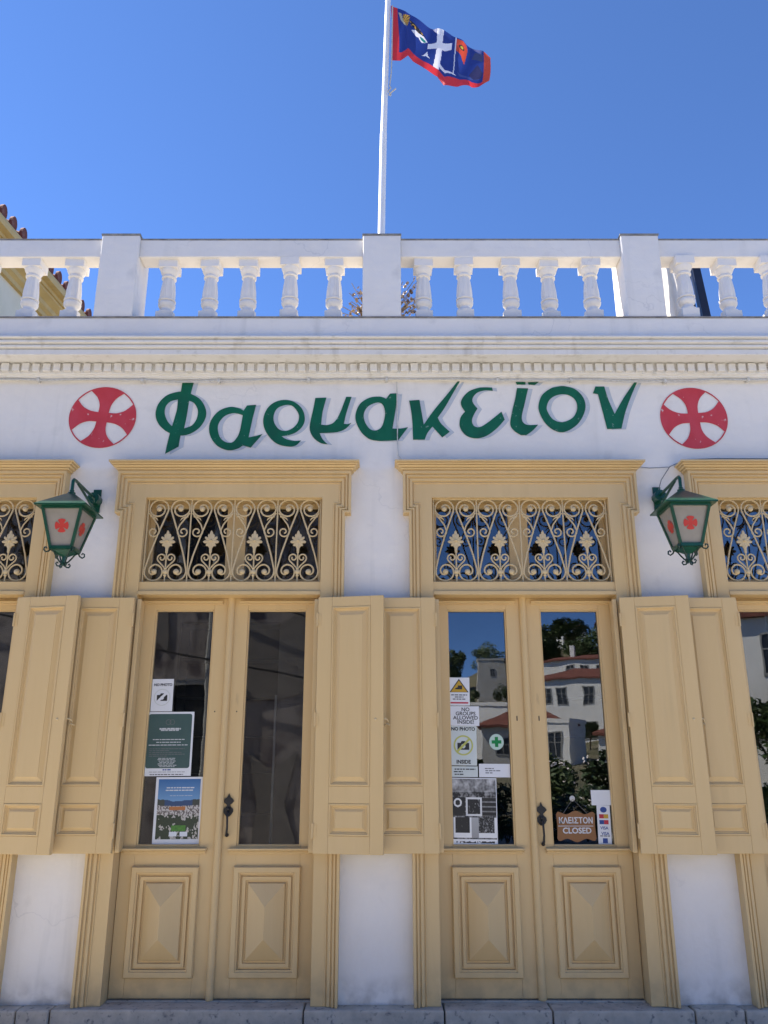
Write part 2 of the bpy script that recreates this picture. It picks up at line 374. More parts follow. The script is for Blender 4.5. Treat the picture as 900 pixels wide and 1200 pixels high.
for i in range(122):
    x = -4.71 + i * .0772
    o = put('dentil', dm, 'white_trim', cor, loc=(x + rnd.uniform(-.003, .003), rnd.uniform(-.004, .001), 4.383 + rnd.uniform(-.0025, .0025)), bevel=.004)
    o.scale = (rnd.uniform(.90, 1.06), rnd.uniform(.94, 1.02), rnd.uniform(.92, 1.04)); o.rotation_euler = (0, rnd.uniform(-.03, .03), 0)

# balustrade: plinth, rails, pillars, balusters
bal = put('balustrade', MB().box(xL, xR, -.205, .05, 4.562, 4.732).mesh('plinth'), 'white', bld, bevel=.006)
put('plinth_ledge', MB().box(xL, xR, -.212, .056, 4.7325, 4.742).mesh('plinth_ledge'), 'weathered', bal)
PIL = [-4.08, -2.05, -.017, 1.99, 4.02]
for px_ in PIL:
    p = put('pillar', MB().box(-.147, .147, -.205, .085, 4.742, 5.462).mesh('pillar'), 'white', bal, loc=(px_, 0, 0), bevel=.008)
    put('pillar_cap', MB().box(px_ - .152, px_ + .152, -.21, .09, 5.462, 5.474).mesh('pillar_cap'), 'weathered', bal)
for a, b in zip(PIL, PIL[1:]):
    put('rail', MB().box(a + .147, b - .147, -.172, -.02, 5.288, 5.442).mesh('rail'), 'white', bal, bevel=.006)
    put('rail_top', MB().box(a + .147, b - .147, -.176, -.016, 5.4425, 5.451).mesh('rail_top'), 'weathered', bal)
def baluster_mesh():
    m_ = MB(); N = 32
    m_.frus((-.064, .064, -.064, .064, 4.742), (-.064, .064, -.064, .064, 4.832))
    m_.box(-.072, .072, -.072, .072, 5.222, 5.288)
    pr = [(.066, 4.832), (.066, 4.846), (.058, 4.852), (.048, 4.862), (.043, 4.874), (.044, 4.884), (.056, 4.892), (.064, 4.906), (.066, 4.922), (.060, 4.936), (.052, 4.940), (.066, 4.944),
          (.066, 4.956), (.060, 4.960), (.062, 4.985), (.060, 5.03), (.055, 5.075), (.049, 5.12), (.045, 5.142), (.056, 5.147), (.057, 5.157), (.049, 5.162), (.047, 5.172),
          (.055, 5.180), (.064, 5.196), (.070, 5.210), (.070, 5.223)]
    fl = lambda i, k: (1 - .13 * (k % 4 == 2) - .04 * (k % 4 in (1, 3))) if 13 <= i <= 18 else 1
    m_.lathe(pr, n=N, flute=fl)
    return smooth(m_.mesh('baluster'), 32)
bmsh = baluster_mesh()
for x in [-3.76, -3.43, -3.10, -2.765, -2.43, -1.69, -1.346, -1.041, -.709, -.398, .325, .65, .981, 1.306, 1.624, 2.34, 2.671, 3.0, 3.34, 3.67]:
    put('baluster', bmsh, 'white', bal, loc=(x, -.096, 0), rot=(rnd.uniform(-.006, .006), rnd.uniform(-.006, .006), rnd.uniform(-.06, .06)))

# --- door surround (eared architrave with moulded cornice)
def surround_mesh():
    zb, zj, zt, hj, he = .126, 3.235, 3.548, .80, .842
    def ring(d):
        L = [(-(hj - d), zb), (-(hj - d), zj + d), (-(he - d), zj + d), (-(he - d), zt - d)]
        return L + [(-x, z) for x, z in reversed(L)]
    steps = [(0, -.084), (.016, -.084), (.018, -.068), (.023, -.066), (.026, -.074), (.037, -.074), (.040, -.057), (.045, -.056), (.049, -.063), (.066, -.060), (.069, -.047), (.074, -.047), (.077, -.053), (.082, -.053), (.084, -.046)]
    m_ = MB(); rows = [[(x, 0.002, z) for x, z in ring(0)]] + [[(x, y, z) for x, z in ring(d)] for d, y in steps]
    inner = [(-HALF, zb), (-HALF, zj + .084), (-HALF, zj + .084), (-HALF, 3.36)]
    inner = inner + [(-x, z) for x, z in reversed(inner)]
    rows.append([(x, -.046, z) for x, z in inner]); rows.append([(x, .17, z) for x, z in inner])
    n = 8; vs_ = [p for r in rows for p in r]
    fs = [(j * n + k, j * n + k + 1, (j + 1) * n + k + 1, (j + 1) * n + k) for j in range(len(rows) - 1) for k in range(n - 1)]
    m_.add(vs_, fs)
    # lintel between door and transom light, sill of the transom
    m_.box(-HALF + .0005, HALF - .0005, -.034, .16, 2.672, 2.742)
    m_.box(-HALF + .0005, HALF - .0005, -.052, .155, 2.648, 2.6725)
    return m_.mesh('door_surround')
def head_mesh():
    m_ = MB(); P = [(3.5485, .006), (3.553, .006), (3.554, -.004), (3.558, -.004), (3.560, .014), (3.567, .018), (3.568, .010), (3.572, .010), (3.576, .028), (3.584, .036), (3.585, .028), (3.589, .028), (3.591, .044), (3.599, .048), (3.600, .040), (3.603, .040), (3.604, .060), (3.618, .060)]
    vs_ = []; 
    for z, o in P: vs_ += [(-.842 - o, .03, z), (-.842 - o, -.08 - o, z), (.842 + o, -.08 - o, z), (.842 + o, .03, z)]
    fs = [(i * 4 + k, i * 4 + (k + 1) % 4, i * 4 + 4 + (k + 1) % 4, i * 4 + 4 + k) for i in range(len(P) - 1) for k in range(4)] + [(0, 1, 2, 3), tuple(len(P) * 4 - 4 + k for k in range(4))]
    return m_.add(vs_, fs).mesh('head_moulding')
sur_m, head_m = surround_mesh(), head_mesh()

# --- transom window frame and panes
def transom_mesh():
    m_ = MB(); y0, y1 = .10, .15; z0, z1 = 2.742, 3.36; s = HALF - .0008
    m_.box(-s, s, y0, y1, 3.325, z1); m_.box(-s, s, y0, y1, z0, 2.79)
    for a, b in ((-s, -.598), (.598, s), (-.070, .070)): m_.box(a, b, y0 + .002, y1 - .002, 2.79, 3.325)
    return m_.mesh('transom_window')
tr_m = transom_mesh()
tp_m = MB().box(-.264, .264, .128, .132, 2.79, 3.325).mesh('transom_pane')

# --- wrought iron grille of one cell
CW, CH = 2 * (HALF - .012) / 4, .606
def grille_meshes():
    r = .0062
    def bar():
        pts = arc(.078, .074, .018, .052, -80, 90, 14) + arc(.078, .074, .053, .070, 100, 374, 22) + [(.120, 0, .20), (.070, 0, .36)] + arc(.078, .540, .068, .066, 197, 0, 16) + arc(.078, .540, .066, .020, -15, -330, 22)
        m_ = MB().tube(pts, r, 6); m_.ball((.078, 0, .074), .021, .8); m_.ball((.078, 0, .540), .021, .8)
        return m_
    def cs():
        pts = [(.146, 0, .508), (.110, 0, .462), (.080, 0, .420)] + arc(.106, .368, .043, .010, 150, 620, 30)
        m_ = MB().tube(pts, r * .9, 6); m_.tube([(.136, 0, .482), (.112, 0, .478), (.092, 0, .468), (.080, 0, .452)], [.006, .006, .005, .002], 6)
        return m_
    def heart():
        pts = [(.004, 0, .098), (.022, 0, .120), (.044, 0, .142)] + arc(.031, .176, .033, .008, -45, 400, 24)
        return MB().tube(pts, r * .9, 6)
    def mir(m_):
        q = MB(); q.v = [(-x, y, z) for x, y, z in m_.v]; q.f = [f[::-1] for f in m_.f]; return q
    out = {}
    for nm, fn in (('scroll_bar', bar), ('curl', cs), ('heart_scroll', heart)):
        a = fn(); out[nm] = (smooth(a.mesh(nm), 50), smooth(mir(a).mesh(nm), 50))
    st = MB().tube([(0, 0, 0), (0, 0, .24)], .0055, 6); st.ball((0, 0, .074), .020, .7); st.ball((0, 0, .098), .012); st.ball((0, 0, .050), .012)
    out['stem'] = smooth(st.mesh('stem'), 50)
    lf = [(.008, .212), (.010, .245), (.020, .262), (.034, .262), (.036, .270), (.028, .280), (.050, .284), (.057, .293), (.048, .302), (.031, .305), (.044, .318), (.044, .330), (.034, .330), (.022, .324), (.024, .340), (.018, .352), (.012, .346), (.008, .366), (0, .378)]
    lf = lf + [(-x, z) for x, z in reversed(lf[:-1])]
    fm = MB(); c = (0, -.012, .300)
    fm.add([(x, -.006, z) for x, z in lf] + [c] + [(x, .004, z) for x, z in lf], [(k, (k + 1) % len(lf), len(lf)) for k in range(len(lf))] + [(k, k + len(lf) + 1, (k + 1) % len(lf) + len(lf) + 1, (k + 1) % len(lf)) for k in range(len(lf))] + [tuple(len(lf) + 1 + k for k in range(len(lf)))[::-1]])
    fm.ball((0, -.010, .300), .012)
    out['flower'] = fm.mesh('flower')
    out['upright'] = MB().tube([(0, 0, 0), (0, 0, CH)], .0055, 6).mesh('upright')
    return out
GM = grille_meshes()
gframe = MB(); s_ = HALF - .004
gframe.box(-s_, s_, -.012, .000, 2.742, 2.7475); gframe.box(-s_, s_, -.012, 0, 3.352, 3.3595)
gframe_m = gframe.mesh('transom_grille')

# --- a door leaf (left leaf; the right one is its mirror)
def leaf_meshes(sx):
    """x from the meeting line outwards, width .632; sx = -1 left leaf, +1 right leaf"""
    X = lambda a, b: (min(sx * a, sx * b), max(sx * a, sx * b))
    y0, y1 = .085, .130; i0, i1 = .004, .632
    g0, g1, gz0, gz1 = .119, .536, 1.012, 2.566
    p0, p1, pz0, pz1 = .112, .544, .252, .892
    f = MB()
    f.box(*X(i0, g0), y0, y1, .136, 2.648); f.box(*X(g1, i1), y0, y1, .136, 2.648)
    f.box(*X(g0, g1), y0 + .0004, y1, gz1, 2.648)
    f.box(*X(g0, g1), y0 + .0004, y1, .136, gz0)
    # glazing bead
    for a, b, c, d in ((g0, g0 + .010, gz0, gz1), (g1 - .010, g1, gz0, gz1), (g0 + .010, g1 - .010, gz0, gz0 + .010), (g0 + .010, g1 - .010, gz1 - .010, gz1)):
        f.box(*X(a, b), y0 + .008, y1 - .006, c, d)
    fm = f.mesh('door_leaf')
    # ledge moulding
    l = MB(); a, b = X(.075, .610)
    l.box(a, b, .068, .086, .968, .982); l.frus((a, b, .056, .086, .982), (a - .006, b + .006, .046, .086, .990)); l.box(a - .006, b + .006, .046, .086, .990, 1.002)
    h = MB(); a, b = X(.058, .625); h.box(a, b, .070, .086, 2.602, 2.612); h.box(a, b, .056, .086, 2.612, 2.626)
    # raised panel: stepped frame and hipped pyramid
    rp = MB(); a, b = X(p0, p1); R_ = lambda d, y: [(a + d, y, pz0 + d), (b - d, y, pz0 + d), (b - d, y, pz1 - d), (a + d, y, pz1 - d)]
    rows = [R_(0, .0865), R_(0, .062), R_(.006, .054), R_(.034, .054), R_(.038, .064), R_(.046, .064), R_(.048, .083), R_(.058, .083), R_(.060, .070), R_(.080, .070), R_(.083, .0845), R_(.094, .0845), R_(.100, .066)]
    vs_ = [p for r in rows for p in r]; n = len(rows)
    fs = [(j * 4 + k, j * 4 + (k + 1) % 4, j * 4 + 4 + (k + 1) % 4, j * 4 + 4 + k) for j in range(n - 1) for k in range(4)]
    cx = (a + b) / 2; hh = (b - a) / 2 - .1
    k0 = len(vs_); vs_ += [(cx, .0, pz0 + .1 + hh * 1.1), (cx, .0, pz1 - .1 - hh * 1.1)]; q = (n - 1) * 4
    fs += [(q, q + 1, k0), (q + 1, q + 2, k0 + 1, k0), (q + 2, q + 3, k0 + 1), (q + 3, q, k0, k0 + 1)]
    rp.add(vs_, fs)
    pn = MB().box(*X(g0 + .002, g1 - .002), .1145, .1185, gz0 + .002, gz1 - .002)
    return fm, l.mesh('ledge_moulding'), h.mesh('head_strip'), rp.mesh('raised_panel'), pn.mesh('glass_pane')
LEAF = {-1: leaf_meshes(-1), 1: leaf_meshes(1)}
astr = MB(); astr.tube([(0, .078, .130), (0, .078, 2.648)], .026, 10)
astr_m = smooth(astr.mesh('astragal'), 40)
def handle_mesh():
    h = MB(); y = .080
    sp = [(0, .262), (.010, .240), (.026, .228), (.036, .214), (.022, .200), (.010, .190), (.014, .180), (.030, .166), (.033, .150), (.022, .132), (.008, .118)]
    h.prism([(x, z) for x, z in sp] + [(-x, z) for x, z in reversed(sp[1:])], y - .006, y + .006)
    h.tube([(0, y - .006, .150), (0, y - .030, .140), (.002, y - .036, .110), (.004, y - .036, .060), (.001, y - .030, .020), (0, y - .012, .004), (0, y, 0)], [.010, .008, .007, .007, .008, .007, .006], 8)
    h.ball((0, y - .008, .006), .013); h.ball((0, y - .012, .165), .012)
    return smooth(h.mesh('door_handle'), 45)
hand_m = handle_mesh()

# --- shutter leaf: hinge at x=0, body towards +x (sx=1) or -x
SZ0, SZ1, SWID, STH = .986, 2.614, .452, .034
def shutter_meshes(sx):
    X = lambda a, b: (min(sx * a, sx * b), max(sx * a, sx * b))
    f = MB(); a0, a1 = .098, SWID - .088
    U0, U1, L0, L1 = 1.388, 2.545, 1.092, 1.284
    f.box(*X(0, a0), 0, STH, SZ0, SZ1); f.box(*X(a1, SWID), 0, STH, SZ0, SZ1)
    for c, d in ((SZ0, L0), (L1, U0), (U1, SZ1)): f.box(*X(a0, a1), .0004, STH - .0004, c, d)
    ps = []
    for c, d in ((U0, U1), (L0, L1)):
        p = MB(); l, r_ = X(a0, a1); R_ = lambda e, y: [(l + e, y, c + e), (r_ - e, y, c + e), (r_ - e, y, d - e), (l + e, y, d - e)]
        rows = [R_(0, .001), R_(.003, -.004), R_(.011, -.004), R_(.014, .006), R_(.020, .006), R_(.024, .013), R_(.031, .013), R_(.056 if c > 1.2 else .046, .004), R_(.0565 if c > 1.2 else .0465, .001)]
        vs_ = [q for r in rows for q in r]
        fs = [(j * 4 + k, j * 4 + (k + 1) % 4, j * 4 + 4 + (k + 1) % 4, j * 4 + 4 + k) for j in range(len(rows) - 1) for k in range(4)] + [tuple(len(vs_) - 4 + k for k in range(4))]
        n0 = len(vs_); vs_ += [(l, STH - .006, c), (r_, STH - .006, c), (r_, STH - .006, d), (l, STH - .006, d)]
        fs.append((n0, n0 + 3, n0 + 2, n0 + 1)); p.add(vs_, fs); ps.append(p.mesh('shutter_panel'))
    hg = MB()
    hg.tube([(sx * -.004, -.004, -.045), (sx * -.004, -.004, .045)], .007, 8); hg.box(*X(.001, .022), -.0025, .001, -.04, .04)
    return f.mesh('shutter'), ps, hg.mesh('hinge')
SH = {1: shutter_meshes(1), -1: shutter_meshes(-1)}
rev_m = {sx: MB().box(min(0, sx * .028), max(0, sx * .028), -.062, .070, SZ0, SZ1).mesh('reveal_leaf') for sx in (1, -1)}

BAYNAME = ['far left', 'left', 'right', 'far right']
for bi, bx in enumerate(BAYS):
    sur = put('door_surround', sur_m, 'ochre', bld, loc=(bx, 0, 0), bevel=.0015)
    put('head_moulding', head_m, 'ochre', sur, bevel=.0015)
    tw = put('transom_window', tr_m, 'ochre', bld, loc=(bx, 0, 0), bevel=.003)
    for s in (-1, 1): put('transom_pane', tp_m, 'glass', tw, loc=(s * .334, 0, 0))
    gr = put('transom_grille', gframe_m, 'ochre_iron', bld, loc=(bx, 0, 0))
    for c in range(4):
        cx = (c - 1.5) * CW; L = (cx, -.006, 2.746)
        for nm in ('scroll_bar', 'curl', 'heart_scroll'):
            for k in (0, 1): put(nm, GM[nm][k], 'ochre_iron', gr, loc=L)
        put('stem', GM['stem'], 'ochre_iron', gr, loc=L); put('flower', GM['flower'], 'ochre_iron', gr, loc=L)
    for c in range(5): put('upright', GM['upright'], 'ochre_iron', gr, loc=((c - 2) * CW, -.006, 2.746))
    for s in (-1, 1):
        fm, lm, hm, rpm, pm = LEAF[s]
        lf = put('door_leaf', fm, 'ochre', bld, loc=(bx, 0, 0), bevel=.0025)
        put('ledge_moulding', lm, 'ochre', lf, bevel=.003); put('head_strip', hm, 'ochre', lf, bevel=.003)
        put('raised_panel', rpm, 'ochre', lf); put('glass_pane', pm, 'glass', lf)
        kz = 1.865 if bi < 2 else 1.82
        kx = s * .075
        put('keyhole', MB().box(kx - .0035, kx + .0035, .0835, .087, kz - (.004 if bi < 2 else .016), kz + (.004 if bi < 2 else .016)).mesh('keyhole'), 'black_iron', lf)
        if s == 1:
            put('astragal', astr_m, 'ochre', lf)
            put('door_handle', hand_m, 'black_iron', lf, loc=(.055, 0, 1.075 if bi < 2 else 1.02))
        # narrow leaf folded against the reveal, and the wide shutter folded over the surround
        rv = put('reveal_leaf', rev_m[-s], 'ochre', bld, loc=(bx + s * (HALF - .001), 0, 0), bevel=.003)
        rv.rotation_euler = (0, 0, s * R(-6))
        sm, pms, hgm = SH[s]
        if s == 1: ang, y = R(-10.5), -.086
        else: ang, y = R(1.2), -.122
        hx = bx + s * (HALF - .004)
        sh = put('shutter', sm, 'ochre', bld, loc=(hx, y - (STH if s == 1 else 0) + .0, 0), rot=(0, 0, ang if s == 1 else -ang), bevel=.003)
        for p_ in pms: put('shutter_panel', p_, 'ochre', sh)
        for hz in (1.12, 1.80, 2.46): put('hinge', hgm, 'ochre', sh, loc=(0, 0, hz))
    # hook and eye that ties the two shutters of a pier together
    if bi < 3:
        hx = bx + 1.03
        hk = MB().tube([(.030, -.190, 1.80), (.075, -.178, 1.806), (.102, -.165, 1.802), (.112, -.150, 1.788), (.104, -.142, 1.776)], .005, 6)
        hk.ball((.030, -.190, 1.80), .010); hk.tube([(.088, -.128, 1.765), (.100, -.160, 1.772), (.112, -.160, 1.772), (.122, -.128, 1.765)], .004, 6)
        put('shutter_hook', smooth(hk.mesh('shutter_hook')), 'ochre_iron', bld, loc=(hx - .035, .0, 0))
# interior furniture seen dimly through the panes
for k, x in enumerate((-2.2, 1.6)):
    cb = put('interior_cabinet', MB().box(x - .02, x, 3.2, 3.6, .1, 3.0).box(x + 1.6, x + 1.62, 3.2, 3.6, .1, 3.0).box(x, x + 1.6, 3.56, 3.6, .1, 3.0).mesh('interior_cabinet'), 'wood_dark', bld)
    for z in (.5, 1.0, 1.4, 1.8, 2.2, 2.6, 2.98): put('shelf', MB().box(x, x + 1.6, 3.22, 3.56, z, z + .03).mesh('shelf'), 'wood_dark', cb)
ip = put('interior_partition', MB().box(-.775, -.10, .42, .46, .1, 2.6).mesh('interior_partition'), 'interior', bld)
put('partition_edge', MB().box(-.79, -.776, .40, .47, .1, 2.0).mesh('partition_edge'), 'paper', ip)
for k in range(9):
    x0 = -.74 + (k % 3) * .20; z0 = 1.15 + (k // 3) * .36
    put('pinned_sheet', MB().box(x0, x0 + .15, .412, .416, z0, z0 + .26).mesh('pinned_sheet'), ('interior', 'paper', 'ink_grey')[(k * 2) % 3], ip)

# --- stone step course
st = put('stone_step', MB().box(xL, xR, .06, .34, 0, .118).mesh('stone_step'), 'stone', kind='structure')
js = [xL, -3.3, -2.19, -1.99, -.48, .36, 1.005, 1.85, 2.15, 3.4, xR]
for i, (a, b) in enumerate(zip(js, js[1:])):
    put('step_stone', MB().box(a + .004, b - .004, -.115 + rnd.uniform(-.006, .004), .06, -.02, .124 + rnd.uniform(-.004, .002)).mesh('step_stone'), 'stone', st, bevel=.010)
for b in BAYS:
    put('threshold', MB().box(b - HALF, b + HALF, .06, .30, .110, .1295).mesh('threshold'), 'stone', st, bevel=.004)

# ================================================================== PAINTED SIGN ON THE WALL
LETTERS = [
    ('phi_ring', [[(-1.540,4.219),(-1.466,4.201),(-1.388,4.153),(-1.341,4.072),(-1.340,3.998),(-1.378,3.924),(-1.443,3.875),(-1.513,3.859),(-1.602,3.881),(-1.668,3.930),(-1.707,3.991),(-1.716,4.060),(-1.696,4.128),(-1.638,4.191)],
        [(-1.557,4.153,1),(-1.560,4.053),(-1.581,3.932,1),(-1.620,3.973),(-1.647,4.035),(-1.644,4.097),(-1.610,4.138)],
        [(-1.471,4.143,1),(-1.432,4.122),(-1.401,4.066),(-1.404,3.998),(-1.436,3.942),(-1.493,3.917,1),(-1.481,4.016)]]),
    ('phi_stem', [[(-1.534,4.292,1),(-1.447,4.292,1),(-1.465,4.191),(-1.495,4.004),(-1.516,3.856),(-1.523,3.771,1),(-1.619,3.713,1),(-1.600,3.856),(-1.563,4.041),(-1.543,4.191)]]),
    ('alpha', [[(-1.033,4.103,1),(-0.964,4.109,1),(-0.988,3.979),(-1.008,3.844,1),(-0.955,3.856),(-0.905,3.871,1),(-0.988,3.762,1),(-1.047,3.780,1),(-1.086,3.754),(-1.152,3.741),(-1.233,3.774),(-1.288,3.844),(-1.307,3.917),(-1.292,3.991),(-1.239,4.060),(-1.161,4.091),(-1.092,4.081),(-1.056,4.061,1)],
        [(-1.060,4.024,1),(-1.124,4.041),(-1.191,4.020),(-1.233,3.967),(-1.241,3.911),(-1.220,3.844),(-1.179,3.808),(-1.133,3.802),(-1.101,3.832),(-1.076,3.893)]]),
    ('rho', [[(-0.756,4.150),(-0.680,4.134),(-0.618,4.078),(-0.594,4.004),(-0.606,3.940),(-0.650,3.890),(-0.705,3.864),(-0.764,3.854,1),(-0.727,3.831),(-0.670,3.817),(-0.616,3.820,1),(-0.655,3.780),(-0.708,3.771),(-0.793,3.793),(-0.858,3.854),(-0.898,3.930),(-0.904,4.004),(-0.879,4.078),(-0.829,4.128)],
        [(-0.731,4.109),(-0.679,4.091),(-0.640,4.028),(-0.646,3.964),(-0.685,3.917),(-0.735,3.897),(-0.786,3.911),(-0.823,3.967),(-0.827,4.028),(-0.799,4.084)]]),
    ('mu', [[(-0.519,4.166,1),(-0.435,4.168,1),(-0.461,4.053),(-0.470,3.947,1),(-0.424,3.944),(-0.377,3.964),(-0.337,4.026),(-0.286,4.175,1),(-0.245,4.175,1),(-0.283,4.041),(-0.300,3.954,1),(-0.271,3.952),(-0.243,3.963,1),(-0.288,3.913),(-0.344,3.888),(-0.412,3.881),(-0.480,3.878,1),(-0.456,3.829),(-0.419,3.789,1),(-0.472,3.800),(-0.524,3.842),(-0.554,3.905),(-0.550,3.979),(-0.532,4.078)]]),
    ('alpha_two', [[(0.045,4.201,1),(0.104,4.204,1),(0.087,4.066),(0.063,3.915,1),(0.123,3.915),(0.180,3.926,1),(0.106,3.822,1),(0.027,3.817),(-0.050,3.817),(-0.117,3.836),(-0.174,3.893),(-0.212,3.979),(-0.209,4.053),(-0.176,4.122),(-0.107,4.168),(-0.028,4.176),(0.016,4.158,1)],
        [(-0.051,4.128),(-0.009,4.109),(0.007,4.053),(0.002,3.991),(-0.021,3.924),(-0.066,3.899),(-0.111,3.917),(-0.146,3.979),(-0.150,4.041),(-0.118,4.097)]]),
    ('kappa', [[(0.190,4.144,1),(0.268,4.150,1),(0.282,4.053),(0.297,3.947,1),(0.375,4.063),(0.475,4.191),(0.559,4.303,1),(0.576,4.303,1),(0.522,4.204),(0.456,4.084),(0.403,4.004,1),(0.430,3.952),(0.491,3.890,1),(0.434,3.844,1),(0.362,3.932,1),(0.323,3.878),(0.303,3.826,1),(0.216,3.826,1),(0.213,3.954),(0.205,4.053)]]),
    ('epsilon', [[(0.820,4.252,1),(0.825,4.225,1),(0.764,4.228),(0.706,4.209),(0.671,4.166),(0.671,4.126),(0.704,4.078,1),(0.677,4.033),(0.659,3.979),(0.674,3.936),(0.719,3.928),(0.783,3.969),(0.883,4.053,1),(0.905,3.988,1),(0.843,3.917),(0.762,3.856),(0.682,3.836),(0.609,3.862),(0.567,3.930),(0.574,4.004),(0.609,4.053,1),(0.583,4.103),(0.587,4.153),(0.637,4.216),(0.707,4.247),(0.765,4.254)]]),
    ('iota', [[(1.009,4.248,1),(1.094,4.245,1),(1.062,4.122),(1.033,3.998),(1.065,3.947),(1.153,3.946,1),(1.105,3.895),(1.060,3.862,1),(1.021,3.862,1),(0.974,3.895),(0.945,3.948),(0.963,4.053),(0.993,4.166)]]),
    ('iota_dot', [[(1.002,4.299,1),(1.077,4.299,1),(1.076,4.277,1),(1.010,4.277,1)]]),
    ('iota_dot', [[(1.094,4.296,1),(1.178,4.299,1),(1.146,4.273,1),(1.099,4.277,1)]]),
    ('omicron', [[(1.375,4.263),(1.448,4.239),(1.502,4.178),(1.519,4.103),(1.496,4.022),(1.439,3.942),(1.345,3.887),(1.266,3.903),(1.202,3.967),(1.167,4.053),(1.167,4.116),(1.198,4.191),(1.264,4.244),(1.323,4.261)],
        [(1.376,4.195),(1.432,4.166),(1.455,4.116),(1.447,4.053),(1.409,3.998),(1.333,3.967),(1.266,3.991),(1.230,4.053),(1.227,4.097),(1.253,4.153),(1.307,4.188)]]),
    ('nu', [[(1.606,4.261,1),(1.673,4.261,1),(1.695,4.153),(1.733,4.035,1),(1.810,4.163),(1.903,4.295,1),(1.924,4.295,1),(1.869,4.178),(1.816,4.053),(1.774,3.915,1),(1.667,3.911,1),(1.642,4.066),(1.620,4.197,1),(1.582,4.204,1)]]),
]

sign = empty('painted_sign', 'green painted Greek lettering with grey drop shadow spelling pharmacy on the white wall', 'sign', (0, 0, 3.75))
SO = Vector((0, 0, 3.75))
for i, (nm, loops) in enumerate(LETTERS):
    lp = [[(x, z - SO.z) for x, z in outline(l)] for l in loops]
    kind = 'letter_dot' if 'dot' in nm else 'painted_letter'
    o = put(kind, fill_mesh(kind, lp, -.0045 - .0004 * (i % 3)), 'letter', sign)
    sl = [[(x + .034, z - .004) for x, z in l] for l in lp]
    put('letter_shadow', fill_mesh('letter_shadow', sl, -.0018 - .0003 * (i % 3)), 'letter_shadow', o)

def cross_loops(r, rot=0, w_=1.0):
    """disc with four petal-shaped openings"""
    loops = [[(r * math.cos(2 * PI * k / 64), r * math.sin(2 * PI * k / 64)) for k in range(64)]]
    petal = [(.155, .155, 1), (.185, .40), (.30, .64), (.50, .825, 1), (.69, .67), (.835, .49, 1), (.63, .27), (.40, .165)]
    for q in range(4):
        a = rot + q * PI / 2
        loops.append(outline([((x * math.cos(a) - z * math.sin(a)) * r, (x * math.sin(a) + z * math.cos(a)) * r) + tuple(t) for x, z, *t in petal]))
    return loops
for x, z, rot, lb in ((-2.112, 4.008, R(-5), 'red painted cross in a circle left of the green lettering, chipped at the top'), (2.325, 4.002, R(4), 'red painted cross in a circle right of the green lettering')):
    o = put('painted_emblem', fill_mesh('painted_emblem', cross_loops(.252, rot), -.004), 'red', loc=(x, 0, z)); o.scale = (1.0, 1, .985)
    tag(o, lb, 'emblem', 'red cross emblems on the wall')

